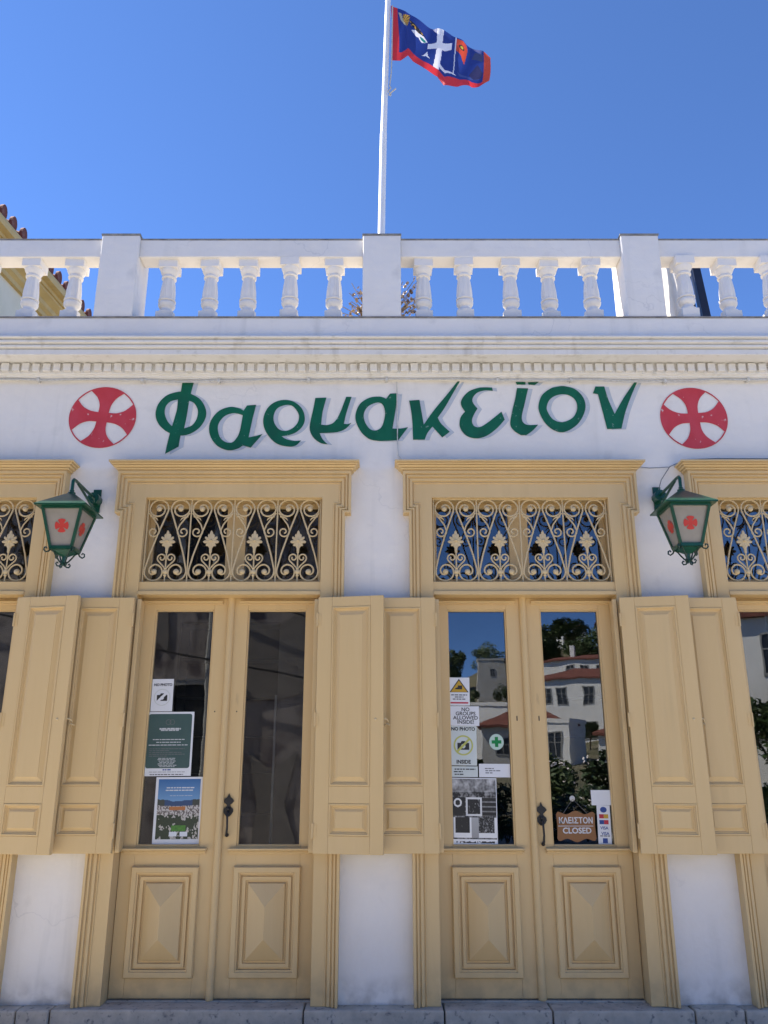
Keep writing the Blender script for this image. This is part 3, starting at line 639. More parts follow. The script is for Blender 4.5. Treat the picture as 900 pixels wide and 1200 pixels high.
# ================================================================== LANTERNS
def make_lantern(label, x, dz=0):
    t = empty('wall_lantern', label, 'lantern', (x, 0, 3.38 + dz), 'green wall lanterns')
    cy = -.47; ang = math.atan2(.125 - .068, .258)
    b = MB()
    b.box(-.028, .028, -.012, 0.0, -.125, .050); b.tube([(0, -.005, -.035), (0, -.085, -.035)], .042, 12)
    b.tube([(0, -.08, -.030), (0, -.25, -.030), (0, -.42, -.026), (0, -.458, -.030), (0, -.470, -.044), (0, -.470, -.118)], .011, 8)
    b.tube([(0, -.03, -.110), (0, -.12, -.095), (0, -.25, -.062), (0, -.38, -.034)], .009, 8)
    b.tube([(p[1], -.06 + p[0] * 0 - .02, p[2]) for p in []] or [(0.0, -.09, -.06), (.02, -.11, -.075), (.025, -.13, -.06), (.010, -.14, -.045)], .006, 6)
    put('bracket', smooth(b.mesh('bracket'), 45), 'green', t)
    r = MB(); z0, z1 = -.252, -.136
    r.box(-.168, .168, cy - .168, cy + .168, z0 - .008, z0)
    r.frus((-.170, .170, cy - .170, cy + .170, z0), (-.020, .020, cy - .020, cy + .020, z1))
    r.lathe([(.024, z1 - .004), (.026, z1 + .008), (.014, z1 + .016), (.016, z1 + .024), (.008, z1 + .034)], 0, cy, 10)
    put('lantern_roof', r.mesh('lantern_roof'), 'green', t, bevel=.0015)
    f = MB(); T, B_, zt, zb = .126, .068, -.262, -.520
    for sx in (-1, 1):
        for sy in (-1, 1): f.tube([(sx * T, cy + sy * T, zt), (sx * B_, cy + sy * B_, zb)], .0125, 4)
    for H, z, h in ((T, zt, .013), (B_ + .003, zb, .013)):
        for s in (-1, 1):
            f.box(-H, H, cy + s * H - .009, cy + s * H + .009, z - h, z + h * .6); f.box(s * H - .009, s * H + .009, cy - H + .0095, cy + H - .0095, z - h + .0005, z + h * .6 - .0005)
    put('lantern_frame', f.mesh('lantern_frame'), 'green', t)
    for k in range(4):
        rz = Matrix.Translation((0, cy, 0)) @ Matrix.Rotation(k * PI / 2, 4, 'Z')
        p = MB(); p.add([(-T, -T + .004, zt), (T, -T + .004, zt), (B_, -B_ + .004, zb), (-B_, -B_ + .004, zb), (-T, -T + .010, zt), (T, -T + .010, zt), (B_, -B_ + .010, zb), (-B_, -B_ + .010, zb)],
                        [(0, 1, 2, 3), (7, 6, 5, 4), (0, 4, 5, 1), (1, 5, 6, 2), (2, 6, 7, 3), (3, 7, 4, 0)])
        me = p.mesh('lamp_pane'); me.transform(rz); pane = put('lamp_pane', me, 'lamp_glass', t)
        em = fill_mesh('red_cross', [[(c * .045, d * .045) for c, d in l] for l in star_loops], 0)
        em.transform(rz @ Matrix.Translation((0, -.099 + .002, -.384)) @ Matrix.Rotation(ang, 4, 'X')); put('red_cross', em, 'lamp_red', pane)
    put('bulb', smooth(MB().lathe([(.014, -.515), (.014, -.480), (.026, -.455), (.030, -.430), (.022, -.408), (.004, -.400)], 0, cy, 14).mesh('bulb')), 'steel', t)
    tr = MB(); tr.frus((-.020, .020, cy - .020, cy + .020, -.566), (-.060, .060, cy - .060, cy + .060, -.534)); tr.tube([(0, cy, -.560), (0, cy, -.610)], [.014, .010], 8); tr.ball((0, cy, -.614), .014)
    put('lantern_base', tr.mesh('lantern_base'), 'green', t)
    for k in range(4):
        a = PI / 4 + k * PI / 2; d = Vector((math.cos(a), math.sin(a), 0)); o_ = Vector((0, cy, 0))
        pts = [o_ + d * u + Vector((0, 0, z)) for u, z in [(.092, -.530), (.104, -.548), (.122, -.556), (.136, -.545), (.134, -.528), (.122, -.524), (.116, -.534)]]
        s = MB().tube(pts, .0052, 6)
        pts = [o_ + d * u + Vector((0, 0, z)) for u, z in [(.088, -.532), (.070, -.545), (.050, -.575), (.030, -.600), (.010, -.618), (.022, -.634), (.040, -.634), (.048, -.620), (.040, -.610), (.033, -.617)]]
        s.tube(pts, .0052, 6)
        put('scroll', smooth(s.mesh('scroll'), 50), 'black_green', t)
    return t
M['black_green'] = mat('dark_green_iron', (.006, .03, .02), (.008, .04, .028), .4, 20)
M['lamp_red'] = mat('lamp_red_film', (.55, .045, .035), (.48, .04, .03), .4, 20)
def star():
    o = []
    for q in range(4):
        for a, rr in ((-45, .30), (-45 + 9, 1.0), (-25, 1.0), (-8, 1.0), (8, 1.0), (25, 1.0), (45 - 9, 1.0)):
            o.append((rr * math.cos(R(a + q * 90)), rr * math.sin(R(a + q * 90))))
    return [o]
star_loops = star()
make_lantern('green lantern hung left of the left double door', -2.085)
make_lantern('green lantern hung right of the right double door', 1.985, .02)

# ================================================================== PAPERS AND SIGNS ON THE DOOR GLASS
YS = .1135
def sheet(name, label, cat, x0, x1, z0, z1, m='paper', rot=0, y=YS):
    o = put(name, MB().box(-(x1 - x0) / 2, (x1 - x0) / 2, -.0006, .0006, 0, z1 - z0).mesh(name), m, loc=((x0 + x1) / 2, y, z0), rot=(0, rot, 0))
    return tag(o, label, cat, 'papers on the door glass')
def txt(parent, s, size, x, z, m='ink', bold=0, sx=1.0, line=1.0, align='CENTER'):
    return put('printed_text', text_mesh(s, size, -.0012, align, sx, bold, line), m, parent, loc=(x, 0, z))
def bars(parent, lines, m, h=.004, name='printed_line'):
    """rows of print too small to read: (x0, x1, z); every row a run of short word-blocks"""
    b = MB()
    for x0, x1, z in lines:
        x = x0
        while x < x1:
            L = min(rnd.uniform(.010, .030), x1 - x)
            if L > .004: b.box(x, x + L, -.0013, -.0009, z - h / 2, z + h / 2)
            x += L + rnd.uniform(.003, .006)
    return put(name, b.mesh(name), m, parent)
def camera_icon(parent, x, z, s, m='ink'):
    loops = [[(x - s, z - s * .62), (x + s, z - s * .62), (x + s, z + s * .5), (x + s * .45, z + s * .5), (x + s * .28, z + s * .8), (x - s * .28, z + s * .8), (x - s * .45, z + s * .5), (x - s, z + s * .5)],
             [(x + s * .36 * math.cos(a * PI / 10), z - s * .04 + s * .36 * math.sin(a * PI / 10)) for a in range(20)]]
    put('camera_symbol', fill_mesh('camera_symbol', loops, -.0012, .0004), m, parent)
def ring(parent, x, z, r, w_, m, n=40):
    lp = [[(x + q * math.cos(2 * PI * k / n), z + q * math.sin(2 * PI * k / n)) for k in range(n)] for q in (r, r - w_)]
    put('ring', fill_mesh('ring', lp, -.0016, .0004), m, parent)
def slash(parent, x, z, r, w_, m):
    d = r * .707; k = w_ * .5
    put('slash', fill_mesh('slash', [[(x - d - k, z - d + k), (x - d + k, z - d - k), (x + d + k, z + d - k), (x + d - k, z + d + k)]], -.0020, .0004), m, parent)
M['ring_faint'] = mat('faint_ring_ink', (.56, .60, .55), (.52, .56, .52), .5, 20)
M['ring_yellow'] = mat('yellow_green_ink', (.50, .52, .14), (.46, .48, .12), .5, 20)
M['sheet_pale'] = mat('pale_green_sheet', (.60, .66, .64), (.56, .62, .60), .5, 8)
M['warn_yellow'] = mat('warning_yellow', (.55, .34, .03), (.5, .31, .03), .5, 8)
M['teal'] = mat('poster_teal', (.055, .105, .098), (.045, .09, .085), .4, 8)
M['cross_green'] = mat('cross_green', (.0, .22, .05), (.0, .18, .04), .4, 8)
M['sticker_pale'] = mat('sticker_pale', (.48, .62, .54), (.44, .58, .5), .4, 8)

p = sheet('no_photo_notice', 'small white notice reading NO PHOTO above the teal poster', 'notice', -1.602, -1.454, 1.868, 2.086, rot=R(-.6))
txt(p, 'NO PHOTO', .0245, .002, .178, 'ink', .0009, .95); camera_icon(p, 0, .092, .036); ring(p, 0, .094, .056, .004, 'ring_faint'); slash(p, 0, .094, .052, .012, 'paper')
p = sheet('teal_poster', 'teal poster with pale lettering and white border in the left door', 'poster', -1.618, -1.296, 1.446, 1.864, rot=R(-.4))
rr = .016; cw, c0, c1 = .148, .050, .405; cor_ = []
for cx, cz, a0 in ((cw - rr, c0 + rr, -90), (cw - rr, c1 - rr, 0), (-cw + rr, c1 - rr, 90), (-cw + rr, c0 + rr, 180)): cor_ += [(cx + rr * math.cos(R(a0 + k * 15)), cz + rr * math.sin(R(a0 + k * 15))) for k in range(7)]
put('printed_panel', fill_mesh('printed_panel', [cor_], -.0009, .0002), 'teal', p)
bars(p, [(-.07, .075, .306), (-.06, .065, .298)], 'ink_white', .011); bars(p, [(-.11, .11, .236), (-.085, .08, .218), (-.135, .13, .200)], 'ink_white', .005)
bars(p, [(-.13, .04 + rnd.uniform(-.05, .08), .176 - .012 * k) for k in range(5)], 'ink_grey', .004)
bars(p, [(-.05 - rnd.uniform(0, .02), .045 + rnd.uniform(0, .02), .114 - .009 * k) for k in range(7)], 'ink_white', .0035)
bars(p, [(-.03, .03, .040)], 'ink_blue', .008); bars(p, [(-.12, .12, .026)], 'ink_grey', .003); bars(p, [(-.115, .11, .010)], 'ink_grey', .006)
ring(p, -.012, .350, .018, .003, 'ink_grey'); ring(p, .014, .350, .018, .003, 'ink_grey')

p = sheet('monastery_poster', 'blue sky poster of a hillside town at the bottom of the left door', 'poster', -1.520, -1.204, 1.022, 1.440, rot=R(-.5))
def paint_town(s, t):
    n = mnoise.noise((s * 9, t * 9, 1.3)); n2 = mnoise.noise((s * 26, t * 26, 4.1)); n3 = mnoise.noise((s * 60, t * 60, 9.0))
    hill = .60 + .05 * abs(s - .5) * 2 + .02 * n
    if t > hill + .02:
        k = (t - .6) / .4; return (.16 - .13 * k, .33 - .20 * k, .55 - .22 * k)
    if t > .545 + .03 * abs(s - .45): return (.03, .07, .16) if abs(s - .5) < .33 else (.05, .06, .05)
    if abs(s - .48) < .19 and .48 < t < .535: return (.42, .16, .05)
    if t > .40: return (.52, .50, .47) if n2 + .5 * n3 > .02 else (.14, .12, .11)
    if .36 < s < .70 and .13 < t < .23: return (.06 + .03 * n2, .20 + .06 * n2, .03)
    if t < .12 and (.32 < s < .50 or .57 < s < .75) and t > .045: return (.66, .70, .74)
    if n + .8 * n2 > .30: return (.46, .44, .40)
    return (.03 + .02 * n3, .045 + .02 * n3, .025)
pp = print_grid('printed_picture', 100, 132, lambda s, t: (-.140 + .280 * s, -.0011, .030 + .375 * t), paint_town); put('printed_picture', pp, 'print', p)
bars(p, [(-.085, .100, .350), (-.090, .100, .334)], 'ink_white', .007); bars(p, [(-.06, .09, .300)], 'ink_white', .0025)

p = sheet('warning_notice', 'white notice with yellow warning triangle, topmost in the right door', 'notice', .445, .590, 1.908, 2.096, rot=R(.5))
tri = lambda k: [(-k * .066, .094 - k * .006 + (1 - k) * .012), (k * .066, .094 - k * .006 + (1 - k) * .012), (0, .094 + k * .086)]
put('triangle_border', fill_mesh('triangle_border', [tri(1.0)], -.0010, .0003), 'ink', p); put('triangle', fill_mesh('triangle', [tri(.86)], -.0015, .0003), 'warn_yellow', p)
put('hand_symbol', fill_mesh('hand_symbol', [[(-.026, .108), (.022, .108), (.022, .134), (-.008, .134), (-.008, .122), (-.026, .116)]], -.0020, .0003), 'ink', p)
bars(p, [(-.055, .055, .070), (-.030, .030, .056), (-.044, .042, .042)], 'ink', .006); put('red_band', MB().box(-.060, .062, -.0012, -.0008, .012, .022).mesh('red_band'), 'ink_red', p)
p = sheet('no_groups_notice', 'grey white notice reading NO GROUPS ALLOWED INSIDE', 'notice', .445, .650, 1.772, 1.902, 'paper', R(.6))
txt(p, 'NO\nGROUPS\nALLOWED\nINSIDE!', .034, .01, .066, 'ink', .0006, 1.05, .82)
p = sheet('no_photo_inside_notice', 'pale notice reading NO PHOTO INSIDE with a crossed out camera', 'notice', .445, .626, 1.514, 1.769, 'sheet_pale', R(.8))
txt(p, 'NO PHOTO', .031, 0, .236, 'ink', .0012, .98); txt(p, 'INSIDE', .033, 0, .022, 'ink', .0012, .98)
ring(p, 0, .130, .066, .010, 'ring_yellow'); camera_icon(p, 0, .126, .040); slash(p, 0, .130, .060, .010, 'ring_yellow')
p = sheet('printed_slip', 'pale slip with three short lines under the no photo notice', 'notice', .447, .630, 1.440, 1.508, 'sheet_pale', R(.4))
bars(p, [(-.065, .075, .050), (-.070, -.010, .034), (-.065, 0, .017)], 'ink', .007)
p = sheet('white_slip', 'white slip beside the black and white collage top edge', 'notice', .638, .847, 1.438, 1.524, 'paper', R(.3))
bars(p, [(-.065, -.005, .056), (-.062, .040, .042), (-.062, -.015, .028)], 'ink_grey', .006)
p = sheet('photo_collage', 'black and white photo collage poster at the bottom of the right door', 'poster', .440, .746, 1.004, 1.434, rot=R(.7))
def paint_col(s, t):
    n = mnoise.noise((s * 8, t * 9, 7.7)); n2 = mnoise.noise((s * 24, t * 28, 2.2)); n3 = mnoise.noise((s * 55, t * 60, 5.5))
    g = .16 + .16 * n + .14 * n2 + .06 * n3
    if t < .10: g = .60 if not (.04 < t < .075 and n2 > -.1 and .1 < s < .95) else .12
    elif .12 < t < .42:
        if .05 < s < .44: g = .055 + .12 * max(0, n2) if (t > .19 and .08 < s < .40) else .58
        elif s > .60: g = .10 + .30 * max(0, n3) if (t > .19 and s < .95) else .55
        else: g = .30 + .2 * (t - .2)
    elif .44 < t < .72:
        if .32 < s < .68: g = (.03 + .5 * max(0, n2 - .12)) if (.36 < s < .64 and .47 < t < .69) else .50
        elif s < .30: g = .07 + .10 * max(0, n2); g = .55 if .055 < math.hypot((s - .14), (t - .64) * 1.35) < .09 else g
        else: g = .09 + (.12 if int(t * 42) % 3 == 0 else 0) + .05 * n2
    elif t > .80: g = .22 + .28 * max(0, n + .1) + .1 * n2
    g = max(.012, .24 + (g - .24) * 1.7); return (g, g * 1.01, g * .99)
put('printed_picture', print_grid('printed_picture', 100, 140, lambda s, t: (-.148 + .296 * s, -.0011, .006 + .418 * t), paint_col), 'print', p)
o = put('cross_sticker', MB().prism([(.049 * math.cos(2 * PI * k / 32), .052 * math.sin(2 * PI * k / 32)) for k in range(32)], -.0006, .0006).mesh('cross_sticker'), 'sticker_pale', loc=(.763, YS, 1.666))
tag(o, 'round pale sticker with a green cross on dark glass', 'sticker', 'papers on the door glass')
a, b = .011, .033
put('green_cross', fill_mesh('green_cross', [[(-a, -b), (a, -b), (a, -a), (b, -a), (b, a), (a, a), (a, b), (-a, b), (-a, a), (-b, a), (-b, -a), (-a, -a)]], -.0012, .0003), 'cross_green', o)

# closed sign hanging from a suction hook
cs = empty('closed_sign', 'orange plaque reading closed in Greek and English, hung from a suction hook', 'sign', (1.264, .106, 1.046))
wv = [(-.128, .012, 1), (-.112, -.004), (-.060, .010), (0, -.012), (.060, .010), (.112, -.004), (.128, .012, 1), (.124, .085), (.128, .160, 1), (.112, .176), (.060, .160), (0, .182), (-.060, .160), (-.112, .176), (-.128, .160, 1), (-.124, .085)]
put('plaque', fill_mesh('plaque', [outline(wv)], 0, .004), 'orange_sign', cs, bevel=.001)
put('printed_text', text_mesh('ΚΛΕΙΣΤΟΝ', .050, -.0026, 'CENTER', .90, .0012), 'ink_white', cs, loc=(0, 0, .120))
put('printed_text', text_mesh('CLOSED', .050, -.0026, 'CENTER', 1.02, .0012), 'ink_white', cs, loc=(.004, 0, .058))
put('printed_rule', MB().box(-.118, .112, -.0030, -.0022, .086, .0895).mesh('printed_rule'), 'ink_white', cs)
put('string', MB().tube([(-.080, 0, .165), (-.012, .002, .255), (.078, 0, .165)], .0016, 5).mesh('string'), 'ink_grey', cs)
put('suction_hook', MB().lathe([(.018, -.003), (.018, 0), (.010, .003), (.004, .006), (.002, .009)], n=14).mesh('suction_hook'), 'cable', cs, loc=(-.012, .007, .258), rot=(R(90), 0, 0))
p = sheet('white_card', 'blank white card above the strip of payment stickers', 'card', 1.378, 1.517, 1.262, 1.357)
p = sheet('payment_stickers', 'vertical strip of payment card stickers beside the closed plaque', 'sticker', 1.405, 1.492, 1.012, 1.2615, rot=R(1.0))
put('logo', MB().prism([(.022 * math.cos(2 * PI * k / 20), .222 + .018 * math.sin(2 * PI * k / 20)) for k in range(20)], -.0013, -.0008).mesh('logo'), 'ink_blue', p)
put('logo', MB().box(-.030, .000, -.0013, -.0008, .168, .194).mesh('logo'), 'ink_red', p); put('logo', MB().box(.0005, .030, -.0013, -.0008, .168, .194).mesh('logo'), 'warn_yellow', p)
put('logo', MB().box(-.030, .000, -.0013, -.0008, .132, .158).mesh('logo'), 'ink_blue', p); put('logo', MB().box(.0005, .030, -.0013, -.0008, .132, .158).mesh('logo'), 'ink_red', p)
txt(p, 'VISA', .026, 0, .108, 'ink_blue', .0006); txt(p, 'VISA', .026, .004, .074, 'ink_blue', .0006)
bars(p, [(-.030, .034, .060)], 'ink', .005); put('logo', MB().box(-.014, .018, -.0013, -.0008, .016, .046).mesh('logo'), 'ink_blue', p)

# ================================================================== CABLES ON THE WALL
ORD = ['leftmost', 'second', 'third', 'fourth', 'fifth', 'sixth', 'seventh', 'eighth', 'ninth', 'tenth', 'eleventh', 'twelfth', 'thirteenth', 'fourteenth', 'fifteenth', 'sixteenth', 'seventeenth', 'eighteenth', 'nineteenth', 'twentieth']
def place_word(x, xs_):
    k = sorted(xs_).index(x); return ORD[k] + ('' if k == 0 else ' from the left')
def cable(name, pts, r, m, label):
    o = put(name, smooth(MB().tube(pts, r, 6).mesh(name), 60), m); return tag(o, label, 'cable')
pts = []; x = xL
while x < xR: pts.append((x, -.030 + .002 * math.sin(x * 7), 4.302 + .006 * math.sin(x * 1.9 + 1) + .004 * math.sin(x * 5.3) + .003 * math.sin(x * 13))); x += .12
cable('wall_cable', pts, .0085, 'cable', 'painted cable running under the dentils along the whole front')
CLIPS = (-2.62, -1.83, -1.25, -.57, .02, .86, 1.42, 2.13, 2.76)
for x in CLIPS:
    o = put('cable_clip', MB().box(-.010, .010, -.044, 0, -.014, .014).mesh('cable_clip'), 'cable', loc=(x, 0, 4.302 + .006 * math.sin(x * 1.9 + 1) + .004 * math.sin(x * 5.3)), bevel=.003)
    tag(o, 'small painted clip on the cable under the dentils, ' + place_word(x, CLIPS), 'clip', 'clips of the cable under the dentils')
cable('drop_cable', [(.098, -.012, 4.296), (.099, -.007, 4.15), (.101, -.007, 3.95), (.100, -.007, 3.80), (.106, -.008, 3.70), (.135, -.012, 3.655), (.180, -.014, 3.637), (.30, -.014, 3.633)], .0038, 'cable', 'thin cable dropping down the wall through the lettering')
cable('lantern_wire', [(1.985, -.03, 3.40), (2.02, -.03, 3.50), (2.10, -.012, 3.61), (2.22, -.009, 3.665), (2.45, -.008, 3.675), (3.2, -.008, 3.672)], .0030, 'cable_dark', 'thin wire leading from the right lantern along the wall')
cable('jamb_wire', [(1.885, -.012, 3.606), (1.95, -.009, 3.600), (2.02, -.009, 3.602), (2.09, -.012, 3.606)], .0025, 'cable_dark', 'short wire between two door head mouldings above the right lantern')

# ================================================================== FLAG AND POLE
fp = empty('flagpole', 'tall white flagpole rising behind the middle balustrade pillar', 'flagpole', (-.045, .20, 4.6))
put('pole', smooth(MB().tube([(0, 0, 0), (.020, 0, 1.0), (.040, 0, 2.2)], .030, 14).tube([(.040, 0, 2.18), (.088, 0, 3.9)], [.0275, .024], 14).mesh('pole'), 50), 'steel', fp)
put('finial', smooth(MB().ball((.088, 0, 3.93), .045).mesh('finial')), 'steel', fp)
put('base_plate', MB().box(-.09, .09, -.09, .09, 0, .02).mesh('base_plate'), 'steel', fp)
put('halyard', MB().tube([(.125, -.02, 3.64), (.115, -.02, 3.02), (.110, -.022, 2.85), (.095, -.022, 2.70)] + [(.095 + .012 * math.sin(k), -.022, 2.70 - .012 * k) for k in range(1, 10)], .006, 5).mesh('halyard'), 'rope', fp)
put('cleat', MB().tube([(.085, -.02, 2.60), (.110, -.035, 2.62), (.150, -.035, 2.66)], .007, 6).mesh('cleat'), 'rope', fp)
TOP = [(0, .065, 8.262), (.16, .211, 8.173), (.44, .476, 7.989), (.62, .643, 7.87), (.71, .727, 7.837), (.92, .902, 7.70), (1, .967, 7.636)]
BOT = [(0, .063, 7.615), (.09, .15, 7.622), (.17, .218, 7.672), (.23, .262, 7.601), (.34, .361, 7.502), (.47, .483, 7.46), (.54, .536, 7.342), (.68, .667, 7.30), (.80, .777, 7.294), (.89, .856, 7.335), (1, .946, 7.384)]
def lerp_c(C, s):
    for (a, xa, za), (b, xb, zb) in zip(C, C[1:]):
        if s <= b:
            t = (s - a) / (b - a); t = t * t * (3 - 2 * t) * .5 + t * .5; return xa + (xb - xa) * t, za + (zb - za) * t
    return C[-1][1:]
def flag_pt(s, t):
    (xa, za), (xb, zb) = lerp_c(BOT, s), lerp_c(TOP, s)
    y = .20 + min(1, s * 4) * (.022 * math.sin(s * 15 + 2.2 * t + .3) + .010 * math.sin(s * 31 - 4.2 * t)) + .012 * math.sin(t * 7 + s * 6) * s
    bulge = .010 * math.sin(s * 14 + t * 2.5) * math.sin(PI * t)
    return (xa + (xb - xa) * t + bulge, y, za + (zb - za) * t + bulge * .6)
BLUE, RED, WHITE_, GOLD, DARK = (.018, .04, .21), (.62, .035, .045), (.75, .73, .76), (.55, .30, .05), (.02, .022, .03)
def inside(s, t, poly):
    c = False; n = len(poly)
    for k in range(n):
        (a, b), (d, e) = poly[k], poly[k - 1]
        if (b > t) != (e > t) and s < (d - a) * (t - b) / (e - b) + a: c = not c
    return c
WING = [(.12, .93), (.205, .97), (.20, .84), (.18, .68), (.11, .80)]
BODY = [(.075, .92), (.10, .93), (.12, .80), (.17, .68), (.13, .72), (.095, .80)]
SHIP = [(.20, .87), (.25, .83), (.34, .74), (.28, .69), (.22, .74)]
BEAST = [(.225, .63), (.30, .77), (.36, .66), (.31, .55), (.285, .60), (.27, .57)]
SAIL = [(.316, .265), (.345, .34), (.366, .42), (.376, .32), (.395, .27), (.36, .30)]
BANNER = [(.647, .975), (.75, .985), (.766, .90), (.74, .56), (.69, .70), (.635, .73)]
def flag_paint(s, t):
    if s < .070 or s > .925: return RED if s < .5 else (.60, .07, .035)
    if t < .155 - .05 * max(0, s - .5): return RED
    if abs(s - (.468 + .05 * (t - .5))) < .030 and t > .10: return WHITE_
    if .365 < s < .60 and .60 < t - 1.0 * (s - .475) < .735: return WHITE_
    if .485 <= s < .66 and abs(t - (.27 - .42 * (s - .485))) < .040 * (1 - (s - .485) / .175): return WHITE_
    if abs(s - (.640 - .06 * (1 - t) ** 2 + .02 * (1 - t))) < .005 and t > .20: return (.6, .6, .66)
    if inside(s, t, BANNER):
        q = math.hypot((s - .70) * 1.4, t - .84)
        return (.05, .03, .02) if .025 < q < .045 else (.45, .36, .04) if q < .025 else (.50, .06, .03)
    if inside(s, t, BODY): return (.40, .38, .28)
    if inside(s, t, WING): return GOLD if int(math.atan2(t - .7, (s - .10) * 2) * 14) % 3 else (.06, .05, .04)
    if inside(s, t, SHIP): return GOLD if mnoise.noise((s * 60, t * 25, 3)) > .25 else DARK
    if math.hypot((s - .32) * 1.5, t - .635) < .036: return (.02, .22, .19)
    if inside(s, t, BEAST) or inside(s, t, SAIL): return WHITE_
    if inside(s, t, [(.78, .30), (.85, .60), (.92, .42), (.90, .30), (.83, .22)]): return (.03, .032, .10)
    if inside(s, t, [(.80, .72), (.83, .90), (.91, .86), (.90, .68)]): return (.05, .065, .15)
    if inside(s, t, [(.66, .30), (.78, .24), (.90, .36), (.88, .26), (.78, .18), (.68, .22)]): return (.05, .08, .25)
    return BLUE
fl = put('flag', smooth(print_grid('flag', 190, 120, flag_pt, flag_paint), 180), 'cloth_print')
tag(fl, 'blue flag with red border and white cross flying from the pole', 'flag')

# ================================================================== ROOF TERRACE THINGS
def dry_plant():
    t = empty('dry_potted_plant', 'dried plant with brown buds behind the middle pillar', 'plant', (-.015, .34, 4.6))
    put('pot', smooth(MB().lathe([(.11, 0), (.15, .20), (.165, .21), (.165, .25), (.145, .25), (.14, .22)], n=18).mesh('pot'), 40), 'terracotta', t)
    tw, bd = MB(), MB(); r = random.Random(3)
    for k in range(64):
        a = r.uniform(0, 2 * PI); sp = r.uniform(.10, .40); h = r.uniform(.12, .56)
        if r.random() < .45: a = r.choice((0, PI)) + r.uniform(-.5, .5)
        p0 = Vector((r.uniform(-.05, .05), r.uniform(-.05, .05), .24)); p2 = Vector((math.cos(a) * sp, math.sin(a) * sp * .6, .24 + h)); p1 = (p0 + p2) / 2 + Vector((0, 0, .06))
        tw.tube([p0, p1, p2], [.006, .0045, .003], 4)
        for q in range(r.randint(4, 7)):
            t_ = r.uniform(.4, 1.0); c = p0 * (1 - t_) ** 2 + p1 * 2 * t_ * (1 - t_) + p2 * t_ * t_; c = c + Vector((r.uniform(-.04, .04), r.uniform(-.04, .04), r.uniform(-.02, .04)))
            for _ in range(3):
                u = Vector((r.uniform(-1, 1), r.uniform(-1, 1), r.uniform(-1, 1))).normalized() * r.uniform(.012, .024); v_ = u.orthogonal().normalized() * r.uniform(.006, .014)
                bd.add([c - u - v_, c + u - v_, c + u + v_, c - u + v_], [(0, 1, 2, 3)])
    put('twigs', tw.mesh('twigs'), 'twig', t); put('buds', bd.mesh('buds'), 'dry_bud', t)
dry_plant()
ps = empty('closed_parasol', 'closed beige parasol on the terrace behind the right pillar', 'parasol', (2.62, 1.0, 4.6))
m_ = MB(); N = 28; rows = [(.015, 1.48), (.04, 1.44), (.065, 1.3), (.085, 1.15), (.11, 1.0), (.15, .80), (.20, .52), (.10, .50)]
for i, (r_, z) in enumerate(rows):
    for k in range(N):
        q = 2 * PI * k / N; rr = r_ * (1 + .28 * math.cos(q * 7 + z * 2)); m_.v.append((rr * math.cos(q) + (2.0 - z) * .045 + .02 * math.sin(z * 6), rr * math.sin(q), z))
m_.f = [(i * N + k, i * N + (k + 1) % N, (i + 1) * N + (k + 1) % N, (i + 1) * N + k) for i in range(len(rows) - 1) for k in range(N)]
put('canopy', smooth(m_.mesh('canopy'), 80), 'parasol', ps); put('pole', MB().tube([(.10, 0, 0), (.025, 0, 1.52)], .02, 8).mesh('pole'), 'wood_dark', ps)
put('base', smooth(MB().lathe([(.25, 0), (.25, .06), (.06, .10), (.04, .25)], .09, 0, 20).mesh('base')), 'stone', ps)
tp = empty('terrace_post', 'dark steel post with cable on the terrace behind the right balusters', 'post', (3.03, 1.0, 4.6))
put('post', MB().box(-.036, .036, -.036, .036, 0, 1.46).mesh('post'), 'dark_steel', tp, rot=(0, R(-4.5), 0)); put('post_cable', MB().tube([(-.17, 0, 1.44), (-.165, 0, 1.2), (-.150, 0, .9), (-.13, .0, .0)], .011, 6).mesh('post_cable'), 'dark_steel', tp); put('foot_plate', MB().box(-.1, .1, -.1, .1, 0, .015).mesh('foot_plate'), 'dark_steel', tp)

# ================================================================== NEIGHBOUR HOUSE (left, behind)
nb = empty('neighbour_house', 'cream house with ochre eaves and red tile ends rising behind the left balustrade', 'house', (-5.40, 5.5, 0)); nb.rotation_euler = (0, 0, R(-5.2))
put('wall', MB().box(-7, -.36, -3.2, 5.0, 0, 8.62).mesh('wall'), 'cream', nb)
pr = [(-.60, 8.60), (-.30, 8.60), (-.30, 8.68), (-.24, 8.72), (-.24, 8.80), (-.13, 8.86), (-.13, 8.90), (-.10, 8.90), (-.10, 8.96), (0, 8.97), (.012, 9.04), (0, 9.10), (-.60, 9.10)]
q = MB(); n = len(pr); q.add([(x, -3.4, z) for x, z in pr] + [(x, 5.2, z) for x, z in pr], [(k, (k + 1) % n, (k + 1) % n + n, k + n) for k in range(n)] + [tuple(range(n)), tuple(range(2 * n - 1, n - 1, -1))])
put('eaves_cornice', q.mesh('eaves_cornice'), 'gutter', nb)
rf = put('roof', MB().add([(.0, -3.4, 9.105), (.0, 5.2, 9.105), (-3.6, 5.2, 10.5), (-3.6, -3.4, 10.5), (-7.2, -3.4, 9.105), (-7.2, 5.2, 9.105)], [(0, 1, 2, 3), (3, 2, 5, 4), (0, 3, 4), (1, 5, 2), (0, 4, 5, 1)]).mesh('roof'), 'terracotta', nb)
ax = MB().add([(.0, .075 * math.cos(a * PI / 8), 9.20 + .125 * math.sin(a * PI / 8)) for a in range(16)] + [(-.05, .075 * math.cos(a * PI / 8), 9.20 + .125 * math.sin(a * PI / 8)) for a in range(16)], [tuple(range(16)), tuple(range(31, 15, -1))] + [(k, (k + 1) % 16, (k + 1) % 16 + 16, k + 16) for k in range(16)])
ax.tube([(-.04, 0, 9.17), (-1.6, 0, 9.77)], .075, 10); ax_m = smooth(ax.mesh('roof_tile'), 40)
